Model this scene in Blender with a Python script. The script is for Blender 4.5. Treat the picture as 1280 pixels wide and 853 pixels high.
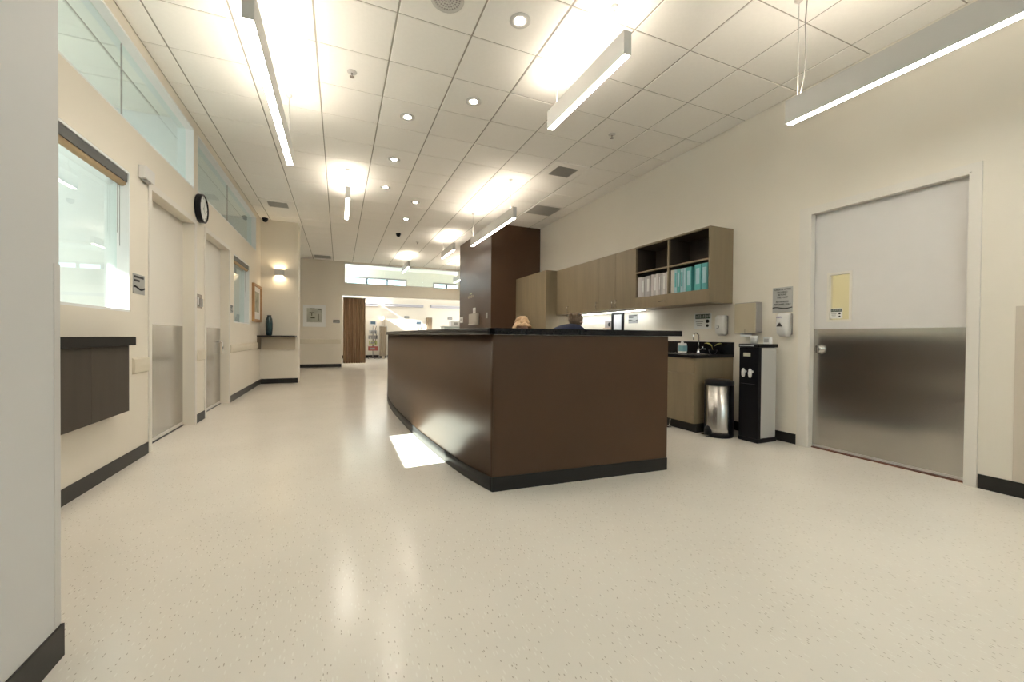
import bpy, bmesh, math, random
from mathutils import Vector, Matrix
random.seed(7)
S = bpy.context.scene
for o in list(bpy.data.objects): bpy.data.objects.remove(o)
C = S.collection
# ------------------------------------------------------------------ camera
CAMZ = 1.092
yaw, pit, roll = math.radians(23.07), math.radians(-0.60), math.radians(0.49)
def cam_dir(x, y, z):
    c, s = math.cos(roll), math.sin(roll); x, z = c*x - s*z, s*x + c*z
    c, s = math.cos(pit), math.sin(pit); y, z = c*y - s*z, s*y + c*z
    c, s = math.cos(yaw), math.sin(yaw)
    return Vector((c*x + s*y, -s*x + c*y, z))
cd = bpy.data.cameras.new('camera'); cam = bpy.data.objects.new('camera', cd); C.objects.link(cam)
r_, f_, u_ = cam_dir(1, 0, 0), cam_dir(0, 1, 0), cam_dir(0, 0, 1)
M = Matrix((( r_.x, u_.x, -f_.x, 0), (r_.y, u_.y, -f_.y, 0), (r_.z, u_.z, -f_.z, CAMZ), (0, 0, 0, 1)))
cam.matrix_world = M
cd.sensor_width = 36; cd.lens = 507.7/1280*36; cd.clip_start = 0.02; cd.clip_end = 200
S.camera = cam
# ------------------------------------------------------------------ world, sun, exposure
w = bpy.data.worlds.new('sky'); S.world = w; w.use_nodes = True
nt = w.node_tree; nt.nodes.clear()
bg = nt.nodes.new('ShaderNodeBackground'); out = nt.nodes.new('ShaderNodeOutputWorld')
bg.inputs[0].default_value = (0.80, 0.90, 1.0, 1); bg.inputs[1].default_value = 5.0
nt.links.new(bg.outputs[0], out.inputs[0])
sl = bpy.data.lights.new('sun', 'SUN'); sun = bpy.data.objects.new('sun', sl); C.objects.link(sun)
sl.energy = 40; sl.angle = math.radians(0.53); sl.color = (1, 0.97, 0.92)
sun.rotation_euler = Vector((1, 0.10, -0.607)).to_track_quat('-Z', 'Y').to_euler(); sun.location = (-12, 4, 9)
S.view_settings.view_transform = 'Standard'; S.view_settings.look = 'None'
S.view_settings.exposure = 0.30; S.view_settings.gamma = 1.0; S.view_settings.use_curve_mapping = False
LAMP = 34.0                                   # radiance of the pendant lenses
WARM = (1.0, 0.89, 0.74)
# ------------------------------------------------------------------ key dimensions (metres)
XL, XR, ZC = -1.604, 4.369, 3.643
WT = 0.14
T = 0.6096; GX, GY = -0.191, 3.341            # ceiling grid pitch and offset
YF = 15.2                                      # far wall
# ------------------------------------------------------------------ materials
def mat(name, col, rough=0.5, metal=0.0, spec=0.5, coat=0.0, noise=0.0, nscale=8.0, bump=0.0, bscale=60.0, stretch=(1, 1, 1), emit=None, es=0.0):
    m = bpy.data.materials.new(name); m.use_nodes = True
    n = m.node_tree.nodes; l = m.node_tree.links; p = n['Principled BSDF']
    p.inputs['Base Color'].default_value = (*col, 1); p.inputs['Roughness'].default_value = rough
    p.inputs['Metallic'].default_value = metal; p.inputs['Specular IOR Level'].default_value = spec
    p.inputs['Coat Weight'].default_value = coat; p.inputs['Coat Roughness'].default_value = 0.12
    if emit: p.inputs['Emission Color'].default_value = (*emit, 1); p.inputs['Emission Strength'].default_value = es
    tc = n.new('ShaderNodeTexCoord'); mp = n.new('ShaderNodeMapping'); mp.inputs['Scale'].default_value = stretch
    l.new(tc.outputs['Object'], mp.inputs['Vector'])
    nz = n.new('ShaderNodeTexNoise'); nz.inputs['Scale'].default_value = nscale; nz.inputs['Detail'].default_value = 4
    l.new(mp.outputs[0], nz.inputs['Vector'])
    cr = n.new('ShaderNodeValToRGB'); k = max(noise, 0.01)
    cr.color_ramp.elements[0].position = 0.3; cr.color_ramp.elements[1].position = 0.7
    cr.color_ramp.elements[0].color = (*[c*(1-k) for c in col], 1); cr.color_ramp.elements[1].color = (*[min(1, c*(1+k)) for c in col], 1)
    l.new(nz.outputs['Fac'], cr.inputs['Fac']); l.new(cr.outputs['Color'], p.inputs['Base Color'])
    if bump:
        b = n.new('ShaderNodeBump'); b.inputs['Strength'].default_value = bump; b.inputs['Distance'].default_value = 0.004
        nb = n.new('ShaderNodeTexNoise'); nb.inputs['Scale'].default_value = bscale; l.new(mp.outputs[0], nb.inputs['Vector'])
        l.new(nb.outputs['Fac'], b.inputs['Height']); l.new(b.outputs[0], p.inputs['Normal'])
    return m
def wood(name, a, b, rough=0.45, sc=3.0):
    m = mat(name, a, rough); n = m.node_tree.nodes; l = m.node_tree.links; p = n['Principled BSDF']
    tc = n.new('ShaderNodeTexCoord'); mp = n.new('ShaderNodeMapping'); mp.inputs['Scale'].default_value = (sc*1.5, sc*1.5, sc*0.16)
    l.new(tc.outputs['Object'], mp.inputs['Vector'])
    nz = n.new('ShaderNodeTexNoise'); nz.inputs['Scale'].default_value = 2.2; nz.inputs['Detail'].default_value = 5; nz.inputs['Roughness'].default_value = 0.45; nz.inputs['Distortion'].default_value = 0.3
    l.new(mp.outputs[0], nz.inputs['Vector'])
    cr = n.new('ShaderNodeValToRGB'); cr.color_ramp.elements[0].position = 0.3; cr.color_ramp.elements[1].position = 0.72
    cr.color_ramp.elements[0].color = (*b, 1); cr.color_ramp.elements[1].color = (*a, 1)
    l.new(nz.outputs['Fac'], cr.inputs['Fac']); l.new(cr.outputs['Color'], p.inputs['Base Color'])
    return m
def emis(name, col, s):
    m = bpy.data.materials.new(name); m.use_nodes = True; n = m.node_tree.nodes; n.clear()
    e = n.new('ShaderNodeEmission'); e.inputs[0].default_value = (*col, 1); e.inputs[1].default_value = s
    o = n.new('ShaderNodeOutputMaterial'); m.node_tree.links.new(e.outputs[0], o.inputs[0]); return m
def glass(name, tint=(0.90, 0.97, 0.96), refl=1.5):
    m = bpy.data.materials.new(name); m.use_nodes = True; n = m.node_tree.nodes; l = m.node_tree.links; n.clear()
    t = n.new('ShaderNodeBsdfTransparent'); t.inputs[0].default_value = (*tint, 1)
    g = n.new('ShaderNodeBsdfGlossy'); g.inputs['Roughness'].default_value = 0.01; g.inputs[0].default_value = (1, 1, 1, 1)
    fr = n.new('ShaderNodeFresnel'); fr.inputs[0].default_value = refl
    mx = n.new('ShaderNodeMixShader'); o = n.new('ShaderNodeOutputMaterial')
    ge = n.new('ShaderNodeNewGeometry'); sb = n.new('ShaderNodeMath'); sb.operation = 'SUBTRACT'; sb.inputs[0].default_value = 1.0; l.new(ge.outputs['Backfacing'], sb.inputs[1])
    ml = n.new('ShaderNodeMath'); ml.operation = 'MULTIPLY'; l.new(fr.outputs[0], ml.inputs[0]); l.new(sb.outputs[0], ml.inputs[1])
    l.new(ml.outputs[0], mx.inputs[0]); l.new(t.outputs[0], mx.inputs[1]); l.new(g.outputs[0], mx.inputs[2]); l.new(mx.outputs[0], o.inputs[0])
    return m
def floor_mat():
    m = mat('vinyl_floor', (0.85, 0.795, 0.71), 0.19, spec=0.5, noise=0.03, nscale=1.6, bump=0.02, bscale=5)
    n = m.node_tree.nodes; l = m.node_tree.links; p = n['Principled BSDF']
    base = p.inputs['Base Color'].links[0].from_socket
    tc = n.new('ShaderNodeTexCoord')
    for sc, rz, col, thr, pick in (((90, 24, 1), 0.35, (0.42, 0.35, 0.26), 0.13, 0.90), ((80, 20, 1), -0.25, (0.92, 0.88, 0.80), 0.20, 0.75), ((70, 30, 1), 0.05, (0.46, 0.39, 0.30), 0.13, 0.90)):
        mp = n.new('ShaderNodeMapping'); mp.inputs['Scale'].default_value = sc; mp.inputs['Rotation'].default_value = (0, 0, rz)
        l.new(tc.outputs['Object'], mp.inputs['Vector'])
        v = n.new('ShaderNodeTexVoronoi'); v.voronoi_dimensions = '2D'; v.inputs['Scale'].default_value = 1.0; l.new(mp.outputs[0], v.inputs['Vector'])
        lt = n.new('ShaderNodeMath'); lt.operation = 'LESS_THAN'; lt.inputs[1].default_value = thr; l.new(v.outputs['Distance'], lt.inputs[0])
        sp = n.new('ShaderNodeSeparateColor'); l.new(v.outputs['Color'], sp.inputs[0])
        gt = n.new('ShaderNodeMath'); gt.operation = 'GREATER_THAN'; gt.inputs[1].default_value = pick; l.new(sp.outputs[0], gt.inputs[0])
        mu = n.new('ShaderNodeMath'); mu.operation = 'MULTIPLY'; l.new(lt.outputs[0], mu.inputs[0]); l.new(gt.outputs[0], mu.inputs[1])
        m2 = n.new('ShaderNodeMath'); m2.operation = 'MULTIPLY'; m2.inputs[1].default_value = 0.8; l.new(mu.outputs[0], m2.inputs[0])
        mx = n.new('ShaderNodeMix'); mx.data_type = 'RGBA'; l.new(m2.outputs[0], mx.inputs['Factor']); l.new(base, mx.inputs['A']); mx.inputs['B'].default_value = (*col, 1)
        base = mx.outputs['Result']
    l.new(base, p.inputs['Base Color'])
    return m
def steel(name, rough=0.30, col=(0.52, 0.50, 0.47), aniso=0.85, rot=0.0):
    m = mat(name, col, rough, 1.0, noise=0.03, nscale=3); n = m.node_tree.nodes; p = n['Principled BSDF']
    if aniso:
        t = n.new('ShaderNodeTangent'); t.direction_type = 'UV_MAP'; t.uv_map = 'UVMap'; m.node_tree.links.new(t.outputs[0], p.inputs['Tangent'])
        p.inputs['Anisotropic'].default_value = aniso; p.inputs['Anisotropic Rotation'].default_value = rot
    return m
PAINT = mat('cream_wall_paint', (0.81, 0.755, 0.655), 0.55, noise=0.012, nscale=2, bump=0.03, bscale=140)
COOLP = mat('grey_white_wall_paint', (0.72, 0.715, 0.71), 0.55, noise=0.01, nscale=2, bump=0.03, bscale=140)
WHITE = mat('white_trim_paint', (0.86, 0.87, 0.86), 0.4)
DOORP = mat('beige_door_laminate', (0.79, 0.75, 0.68), 0.38, noise=0.012, nscale=3)
TILE = mat('ceiling_tile_white', (0.96, 0.935, 0.885), 0.85, spec=0.2, noise=0.012, nscale=30, bump=0.12, bscale=220)
TBAR = mat('ceiling_grid_shaded', (0.40, 0.375, 0.32), 0.6)  # grid itself is white; shade in the gaps is put into this grey
FLOOR = floor_mat()
BASE = mat('black_rubber_base', (0.018, 0.017, 0.016), 0.45, spec=0.3)
BROWN = mat('bronze_brown_laminate', (0.068, 0.033, 0.0145), 0.40, spec=0.40, noise=0.06, nscale=2.5, bump=0.01, bscale=90)
BLACK = mat('black_stone_top', (0.007, 0.007, 0.009), 0.22, spec=0.3, noise=0.3, nscale=90)
OAK = wood('grey_oak_veneer', (0.255, 0.198, 0.120), (0.205, 0.158, 0.096))
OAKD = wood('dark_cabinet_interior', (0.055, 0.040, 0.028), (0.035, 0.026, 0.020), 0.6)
WALN = wood('dark_walnut_veneer', (0.052, 0.038, 0.027), (0.038, 0.028, 0.020), 0.6)
STEEL = steel('satin_steel', 0.20, aniso=0); KICK = steel('brushed_kick_steel', 0.21, aniso=0.95); BINS = steel('brushed_bin_steel', 0.24, aniso=0.9); CHROME = mat('polished_chrome', (0.75, 0.75, 0.76), 0.08, 1.0)
ALU = mat('painted_aluminium', (0.62, 0.60, 0.56), 0.4, noise=0.01)
SILV = mat('silver_plastic', (0.56, 0.55, 0.53), 0.36, 0.25)
PLAS = mat('white_plastic', (0.74, 0.72, 0.69), 0.35)
PLASG = mat('grey_plastic', (0.33, 0.31, 0.29), 0.4)
BPLAS = mat('black_plastic', (0.006, 0.006, 0.008), 0.3, spec=0.2)
CHAMP = mat('champagne_enamel', (0.52, 0.46, 0.34), 0.32, 0.25)
PAPER = mat('white_paper', (0.82, 0.82, 0.80), 0.7)
SIGNG = mat('sign_grey', (0.36, 0.36, 0.345), 0.5)
INK = mat('black_ink', (0.015, 0.015, 0.015), 0.6)
GREEN = mat('dark_green_print', (0.045, 0.075, 0.05), 0.6)
PURP = mat('purple_print', (0.13, 0.08, 0.30), 0.6)
LENS = emis('pendant_lens', (1.0, 0.93, 0.82), LAMP); UPL = emis('pendant_uplight', WARM, LAMP*1.1)
DLENS = emis('downlight_lens', (1.0, 0.92, 0.80), 340.0); SCON = emis('sconce_glow', (1.0, 0.80, 0.52), 40.0)
UCL = emis('under_cabinet_lens', (0.96, 1.0, 0.97), 27.0)
GLASS = glass('window_glass'); GLASSV = glass('vision_glass', (0.97, 0.95, 0.85))
# ------------------------------------------------------------------ mesh helpers
def bmn(): return bmesh.new()
def B(bm, x0, x1, y0, y1, z0, z1, bev=0.0):
    v = [bm.verts.new(p) for p in ((x0,y0,z0),(x1,y0,z0),(x1,y1,z0),(x0,y1,z0),(x0,y0,z1),(x1,y0,z1),(x1,y1,z1),(x0,y1,z1))]
    fs = [bm.faces.new([v[i] for i in q]) for q in ((3,2,1,0),(4,5,6,7),(0,1,5,4),(1,2,6,5),(2,3,7,6),(3,0,4,7))]
    if bev:
        es = list({e for f in fs for e in f.edges}); bmesh.ops.bevel(bm, geom=es, offset=bev, segments=2, affect='EDGES', profile=0.6)
    return bm
def box(*a, **k): return B(bmn(), *a, **k)
def ring(bm, c, ax, r, n):
    ax = Vector(ax).normalized(); h = Vector((0, 0, 1)) if abs(ax.z) < 0.9 else Vector((1, 0, 0))
    a = ax.cross(h).normalized(); b = ax.cross(a)
    return [bm.verts.new(Vector(c) + a*(r*math.cos(2*math.pi*i/n)) + b*(r*math.sin(2*math.pi*i/n))) for i in range(n)]
def skinrings(bm, rs, cap=True, smooth=True):
    n = len(rs[0])
    for p, q in zip(rs, rs[1:]):
        for i in range(n):
            f = bm.faces.new((p[i], p[(i+1) % n], q[(i+1) % n], q[i])); f.smooth = smooth
    if cap: bm.faces.new(list(reversed(rs[0]))); bm.faces.new(rs[-1])
    return bm
def cyl(bm, p0, p1, r0, r1=None, n=14, cap=True):
    p0, p1 = Vector(p0), Vector(p1); ax = p1 - p0
    return skinrings(bm, [ring(bm, p0, ax, r0, n), ring(bm, p1, ax, r0 if r1 is None else r1, n)], cap)
def tube(bm, pts, r, n=8):
    pts = [Vector(p) for p in pts]; rs = []
    for i, p in enumerate(pts):
        d = pts[min(i+1, len(pts)-1)] - pts[max(i-1, 0)]; rr = r[i] if isinstance(r, (list, tuple)) else r
        rs.append(ring(bm, p, d, rr, n))
    for a, b in zip(rs, rs[1:]):                  # keep rings aligned
        k = min(range(n), key=lambda j: (b[j].co - a[0].co).length)
        rs[rs.index(b)] = b[k:] + b[:k]
    out = [rs[0]]
    for b in rs[1:]:
        a = out[-1]; k = min(range(n), key=lambda j: sum((b[(i+j) % n].co - a[i].co).length for i in range(0, n, 2))); out.append(b[k:] + b[:k])
    return skinrings(bm, out)
def lathe(bm, prof, c, n=24, axis=(0, 0, 1), loop=False):     # loop: closed profile (a ring with a hole), no caps
    ax = Vector(axis); rs = [ring(bm, Vector(c) + ax*z, ax, max(r, 1e-4), n) for r, z in prof]
    return skinrings(bm, rs + rs[:1], False) if loop else skinrings(bm, rs)
def prism(bm, pts, z0, z1):
    a = [bm.verts.new((x, y, z0)) for x, y in pts]; b = [bm.verts.new((x, y, z1)) for x, y in pts]; n = len(pts)
    bm.faces.new(list(reversed(a))); bm.faces.new(b)
    for i in range(n): bm.faces.new((a[i], a[(i+1) % n], b[(i+1) % n], b[i]))
    return bm
def ellipsoid(bm, c, r, nu=20, nv=12):
    g = bmesh.ops.create_uvsphere(bm, u_segments=nu, v_segments=nv, radius=1)
    for v in g['verts']: v.co = Vector((c[0]+v.co.x*r[0], c[1]+v.co.y*r[1], c[2]+v.co.z*r[2]))
    for f in bm.faces: f.smooth = True
    return bm
def wallholes(bm, axis, a0, a1, u0, u1, v0, v1, holes):
    us = sorted({u0, u1, *[h[0] for h in holes], *[h[1] for h in holes]}); us = [u for u in us if u0 <= u <= u1]
    vs = sorted({v0, v1, *[h[2] for h in holes], *[h[3] for h in holes]}); vs = [v for v in vs if v0 <= v <= v1]
    P = (lambda a, u, v: (a, u, v)) if axis == 'x' else (lambda a, u, v: (u, a, v))
    def solid(i, j):
        if i < 0 or j < 0 or i >= len(us)-1 or j >= len(vs)-1: return False
        cu, cv = (us[i]+us[i+1])/2, (vs[j]+vs[j+1])/2
        return not any(h[0] < cu < h[1] and h[2] < cv < h[3] for h in holes)
    def F(*p): bm.faces.new([bm.verts.new(q) for q in p])
    for i in range(len(us)-1):
        for j in range(len(vs)-1):
            if not solid(i, j): continue
            a, b, c, d = us[i], us[i+1], vs[j], vs[j+1]
            F(P(a0,a,c), P(a0,b,c), P(a0,b,d), P(a0,a,d)); F(P(a1,a,c), P(a1,a,d), P(a1,b,d), P(a1,b,c))
            if not solid(i-1, j): F(P(a0,a,c), P(a0,a,d), P(a1,a,d), P(a1,a,c))
            if not solid(i+1, j): F(P(a0,b,c), P(a1,b,c), P(a1,b,d), P(a0,b,d))
            if not solid(i, j-1): F(P(a0,a,c), P(a1,a,c), P(a1,b,c), P(a0,b,c))
            if not solid(i, j+1): F(P(a0,a,d), P(a0,b,d), P(a1,b,d), P(a1,a,d))
    bmesh.ops.remove_doubles(bm, verts=bm.verts, dist=1e-5); bmesh.ops.recalc_face_normals(bm, faces=bm.faces); return bm
WL = {}
def wl(o): return WL.get(o.name, Vector((0, 0, 0)))
def obj(name, bm, m, parent=None, label=None, origin=None):
    co = [v.co.copy() for v in bm.verts]
    if origin is None:
        origin = Vector(((min(c.x for c in co)+max(c.x for c in co))/2, (min(c.y for c in co)+max(c.y for c in co))/2, min(c.z for c in co)))
    origin = Vector(origin)
    for v in bm.verts: v.co -= origin
    bmesh.ops.recalc_face_normals(bm, faces=bm.faces)
    if m is KICK or m is BINS:
        uv = bm.loops.layers.uv.new('UVMap')
        for f in bm.faces:
            for lo in f.loops: lo[uv].uv = (lo.vert.co.y, lo.vert.co.z) if m is KICK else (lo.vert.co.z, lo.vert.co.y)
    me = bpy.data.meshes.new(name); bm.to_mesh(me); bm.free()
    for mm in (m if isinstance(m, (list, tuple)) else [m]): me.materials.append(mm)
    o = bpy.data.objects.new(name, me); C.objects.link(o); WL[o.name] = origin
    if parent is not None: o.parent = parent; o.location = origin - wl(parent)
    else: o.location = origin
    if label: o['label'] = label
    return o
def tag(o, label, cat, group=None):
    o['label'] = label; o['category'] = cat
    if group: o['group'] = group
    return o
def struct(name, bm, m, parent=None):
    o = obj(name, bm, m, parent); o['kind'] = 'structure'; return o
def thing(name, label, cat, loc, group=None):
    o = bpy.data.objects.new(name, None); C.objects.link(o); o.empty_display_size = 0.1
    o.location = loc; WL[o.name] = Vector(loc); tag(o, label, cat, group); return o
def sempty(name, loc):
    o = bpy.data.objects.new(name, None); C.objects.link(o); o.location = loc; WL[o.name] = Vector(loc); o['kind'] = 'structure'; return o
FACE = {'-x': (Vector((0,-1,0)), Vector((-1,0,0))), '+x': (Vector((0,1,0)), Vector((1,0,0))), '-y': (Vector((1,0,0)), Vector((0,-1,0)))}
def text(parent, body, c, face, size, m, name='lettering', width=None):
    cu = bpy.data.curves.new('t', 'FONT'); cu.body = body; cu.size = size; cu.align_x = 'CENTER'; cu.align_y = 'CENTER'; cu.extrude = 0.0006; cu.resolution_u = 2
    cu.space_line = 0.85
    to = bpy.data.objects.new('t', cu); C.objects.link(to); bpy.context.view_layer.update()
    me = bpy.data.meshes.new_from_object(to.evaluated_get(bpy.context.evaluated_depsgraph_get()))
    bpy.data.objects.remove(to); bpy.data.curves.remove(cu)
    bm = bmn(); bm.from_mesh(me); bpy.data.meshes.remove(me)
    rt, nm = FACE[face]; xs = [v.co.x for v in bm.verts]; k = 1.0
    if width and xs: k = width/(max(xs)-min(xs))
    for v in bm.verts: v.co = Vector(c) + rt*(v.co.x*k) + Vector((0, 0, 1))*v.co.y + nm*(v.co.z+0.0008)
    return obj(name, bm, m, parent)
def plate(bm, c, face, w, h, d0, d1):        # a board on a wall: centre on the wall plane, size, from depth d0 to d1 out of the wall
    rt, nm = FACE[face]; c = Vector(c); p = c - rt*w/2 - Vector((0,0,h/2)) + nm*d0; q = c + rt*w/2 + Vector((0,0,h/2)) + nm*d1
    return B(bm, min(p.x,q.x), max(p.x,q.x), min(p.y,q.y), max(p.y,q.y), min(p.z,q.z), max(p.z,q.z))
# ================================================================== SETTING
struct('floor', box(-4.8, 7.6, -3.2, 21.1, -0.10, 0.0), FLOOR)
# main ceiling: slab, grid and tiles
ceil = struct('ceiling', box(XL, XR, -3.2, YF+0.14, ZC+0.012, ZC+0.16), TILE)
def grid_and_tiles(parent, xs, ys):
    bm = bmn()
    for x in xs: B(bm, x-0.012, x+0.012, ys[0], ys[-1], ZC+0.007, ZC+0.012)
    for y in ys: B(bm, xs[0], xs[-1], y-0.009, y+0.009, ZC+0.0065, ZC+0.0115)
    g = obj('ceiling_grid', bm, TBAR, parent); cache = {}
    for a, b in zip(xs, xs[1:]):
        for c, d in zip(ys, ys[1:]):
            gx0, gx1, gy = 0.007, 0.007, 0.0055
            sx, sy = b-a-gx0-gx1, d-c-2*gy; key = (round(sx, 3), round(sy, 3))
            if sx < 0.03 or sy < 0.03: continue
            if key not in cache:
                tb = bmn(); e = 0.004
                lo = [tb.verts.new((s*(sx/2-e), t*(sy/2-e), 0)) for s, t in ((-1,-1),(1,-1),(1,1),(-1,1))]
                hi = [tb.verts.new((s*sx/2, t*sy/2, 0.004)) for s, t in ((-1,-1),(1,-1),(1,1),(-1,1))]
                tp = [tb.verts.new((s*sx/2, t*sy/2, 0.0116)) for s, t in ((-1,-1),(1,-1),(1,1),(-1,1))]
                tb.faces.new(list(reversed(lo))); tb.faces.new(tp)
                for p, q in ((lo, hi), (hi, tp)):
                    for i in range(4): tb.faces.new((p[i], p[(i+1) % 4], q[(i+1) % 4], q[i]))
                me = bpy.data.meshes.new('ceiling_tile'); tb.to_mesh(me); tb.free(); me.materials.append(TILE); cache[key] = me
            o = bpy.data.objects.new('ceiling_tile', cache[key]); C.objects.link(o); o.parent = parent
            o.location = Vector(((a+b)/2, (c+d)/2, ZC)) - wl(parent)
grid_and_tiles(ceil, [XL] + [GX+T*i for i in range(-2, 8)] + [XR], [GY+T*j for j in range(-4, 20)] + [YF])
# walls
W1 = (3.18, 4.375, 1.27, 2.43); W2 = (7.98, 9.26, 1.29, 2.43)
D1 = (4.77, 6.0, 0, 2.42); D2 = (6.45, 7.66, 0, 2.42)
K1 = (2.0, 6.0, 2.825, 3.545); K2 = (6.12, 9.95, 2.84, 3.545)
wall_left = struct('wall_left', wallholes(bmn(), 'x', XL-WT, XL, 1.84, 10.45, 0, ZC+0.012, [W1, W2, D1, D2, K1, K2]), PAINT)
struct('wall_near_left', box(-1.0, -0.86, -3.2, 1.84, 0, ZC+0.012), COOLP)
struct('wall_near_end', box(XL-WT, -1.0, 1.70, 1.84, 0, ZC+0.012), COOLP)
R3 = (1.466, 2.60, 0, 2.36)
struct('wall_right', wallholes(bmn(), 'x', XR, XR+0.2, -3.2, YF+0.14, 0, ZC+0.16, [R3]), PAINT)
BKW = (0.2, 3.9, 2.50, 3.40)
struct('wall_back', wallholes(bmn(), 'y', -3.34, -3.2, -1.0, XR, 0, ZC+0.16, [BKW]), PAINT)
e = sempty('window_8', (2.05, -3.27, 2.5)); bm = bmn()  # unseen window, added to bring cool daylight in from behind the camera
for a, b, c, d in ((0.2, 0.25, 2.5, 3.4), (3.85, 3.9, 2.5, 3.4), (0.25, 3.85, 2.5, 2.55), (0.25, 3.85, 3.35, 3.4), (2.03, 2.07, 2.55, 3.35)): B(bm, a, b, -3.345, -3.195, c, d)
obj('window_frame', bm, WHITE, e)
for a, b in ((0.25, 2.03), (2.07, 3.85)): obj('pane', box(a, b, -3.274, -3.266, 2.55, 3.35), GLASS, e)
struct('wall_pier', box(XL-WT, -0.862, 10.45, 10.95, 0, ZC+0.012), PAINT)
struct('wall_left_end', box(XL-WT, XL, 10.95, YF, 0, ZC+0.012), PAINT)
FO = (0.09, XR, 0, 2.48); FK = (0.16, 4.25, 2.90, 3.60)
struct('wall_far', wallholes(bmn(), 'y', YF, YF+0.14, XL-WT, XR, 0, ZC+0.012, [FO, FK]), PAINT)
struct('wall_column', box(3.14, XR-0.001, 8.6, 11.17, 0, ZC+0.012), BROWN)
# rooms behind the left wall
XE = -4.6
struct('wall_exterior', wallholes(bmn(), 'x', XE-WT, XE, -0.2, 10.6, 0, ZC+0.5, [(2.55, 4.7, 2.75, 3.515), (8.3, 9.0, 1.2, 1.8)]), WHITE)
struct('wall_room_end', box(XE, XL-WT, -0.2, -0.06, 0, ZC+0.012), WHITE)
struct('wall_room_partition', box(XE, XL-WT, 6.02, 6.14, 0, ZC+0.012), WHITE)
struct('wall_room_far', box(XE, XL-WT, 10.46, 10.6, 0, ZC+0.012), WHITE)
ceil2 = struct('ceiling.001', box(XE-WT-0.3, XL, -0.2, 10.6, ZC+0.012, ZC+0.5), TILE)
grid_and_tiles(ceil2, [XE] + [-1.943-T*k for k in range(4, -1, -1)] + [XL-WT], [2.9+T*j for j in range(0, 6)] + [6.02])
# far room
struct('wall_far_room_left', wallholes(bmn(), 'x', -0.06, 0.08, YF+0.14, 20.9, 0, 4.3, [(17.2, 20.86, 2.98, 4.15)]), PAINT)
FB = 20.9
struct('wall_far_room_back', wallholes(bmn(), 'y', FB, FB+0.14, -0.06, 7.6, 0, 4.3, [(0.30, 3.12, 3.50, 3.92), (4.45, 6.6, 3.42, 3.85)]), PAINT)
struct('wall_far_room_right', wallholes(bmn(), 'x', 7.4, 7.54, YF+0.14, 21.04, 0, 4.3, [(17.0, 19.6, 1.5, 2.7)]), PAINT)
struct('ceiling.002', box(-0.06, 7.6, YF+0.14, 21.04, 4.3, 4.4), TILE)
struct('wall_far_room_upper', box(-0.06, 7.6, YF+0.02, YF+0.14, ZC+0.16, 4.4), PAINT)
struct('wall_far_room_near', box(XR+0.2, 7.6, YF, YF+0.14, 0, ZC+0.16), WHITE)
# baseboards
def base(name, bm): return struct(name, bm, BASE)
t_ = 0.008
base('baseboard_left', box(XL, XL+t_, 1.85, 4.70, 0, 0.105))
base('baseboard_left', box(XL, XL+t_, 6.06, 6.39, 0, 0.105))
base('baseboard_left', box(XL, XL+t_, 7.72, 10.44, 0, 0.105))
base('baseboard_pier', box(XL+t_, -0.862, 10.45-t_, 10.45, 0, 0.11))
base('baseboard_near_left', box(-0.86, -0.86+t_, -3.19, 1.84+t_, 0, 0.11))
base('baseboard_near_end', box(XL+t_, -0.86, 1.84, 1.84+t_, 0, 0.11))
base('baseboard_right', box(XR-t_, XR, -3.19, 1.405, 0, 0.105))
base('baseboard_right', box(XR-t_, XR, 2.715, 3.44, 0, 0.105))
base('baseboard_far', box(XL, 0.075, YF-t_, YF, 0, 0.11))
base('baseboard_far_room', box(0.1, 7.3, FB-0.02, FB, 0, 0.14))
# ------------------------------------------------------------------ left wall: windows, doors
def liner(bm, x0, x1, h, t):               # four boards lining a hole in the left wall
    y0, y1, z0, z1 = h
    B(bm, x0, x1, y0, y0+t, z0, z1); B(bm, x0, x1, y1-t, y1, z0, z1); B(bm, x0, x1, y0+t, y1-t, z1-t, z1); B(bm, x0, x1, y0+t, y1-t, z0, z0+t); return bm
def window_left(name, h, joints=(), t=0.018, gx=0.085):
    e = sempty(name, (XL-0.07, (h[0]+h[1])/2, h[2]))
    obj('window_frame', liner(bmn(), XL-WT-0.004, XL-0.002, h, t), WHITE, e)
    ys = [h[0]+t] + list(joints) + [h[1]-t]
    for a, b in zip(ys, ys[1:]):
        obj('pane', box(XL-gx-0.004, XL-gx+0.004, a+0.002, b-0.002, h[2]+t, h[3]-t), GLASS, e)
    for j in joints: obj('joint_seal', box(XL-gx-0.005, XL-gx+0.005, j-0.004, j+0.004, h[2]+t, h[3]-t), PLASG, e)
    return e
window_left('window_1', W1); window_left('window_2', W2)
window_left('window_3', K1, (4.45,)); window_left('window_4', K2, (7.95,))
BLIND = mat('charcoal_blind_cassette', (0.055, 0.058, 0.055), 0.5); TAN = mat('tan_blind_fabric', (0.42, 0.30, 0.17), 0.7)
def roller(h, label):
    e = thing('roller_blind', label, 'blind', (XL-0.035, (h[0]+h[1])/2, h[3]-0.12), None)
    obj('cassette', box(XL-0.075, XL-0.008, h[0]+0.03, h[1]-0.03, h[3]-0.092, h[3]-0.022), BLIND, e)
    obj('rolled_fabric', cyl(bmn(), (XL-0.042, h[0]+0.035, h[3]-0.100), (XL-0.042, h[1]-0.035, h[3]-0.100), 0.027, n=16), TAN, e)
    for dy, zz in ((0.05, 0.62), (0.085, 0.52)):
        obj('cord', cyl(bmn(), (XL-0.05, h[1]-dy, h[3]-0.1), (XL-0.05, h[1]-dy, h[3]-zz), 0.0022, n=6), PLASG, e)
roller(W1, 'charcoal roller blind rolled up at the top of the large near window')
roller(W2, 'dark roller blind rolled up in the far small window past both doors')
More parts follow.
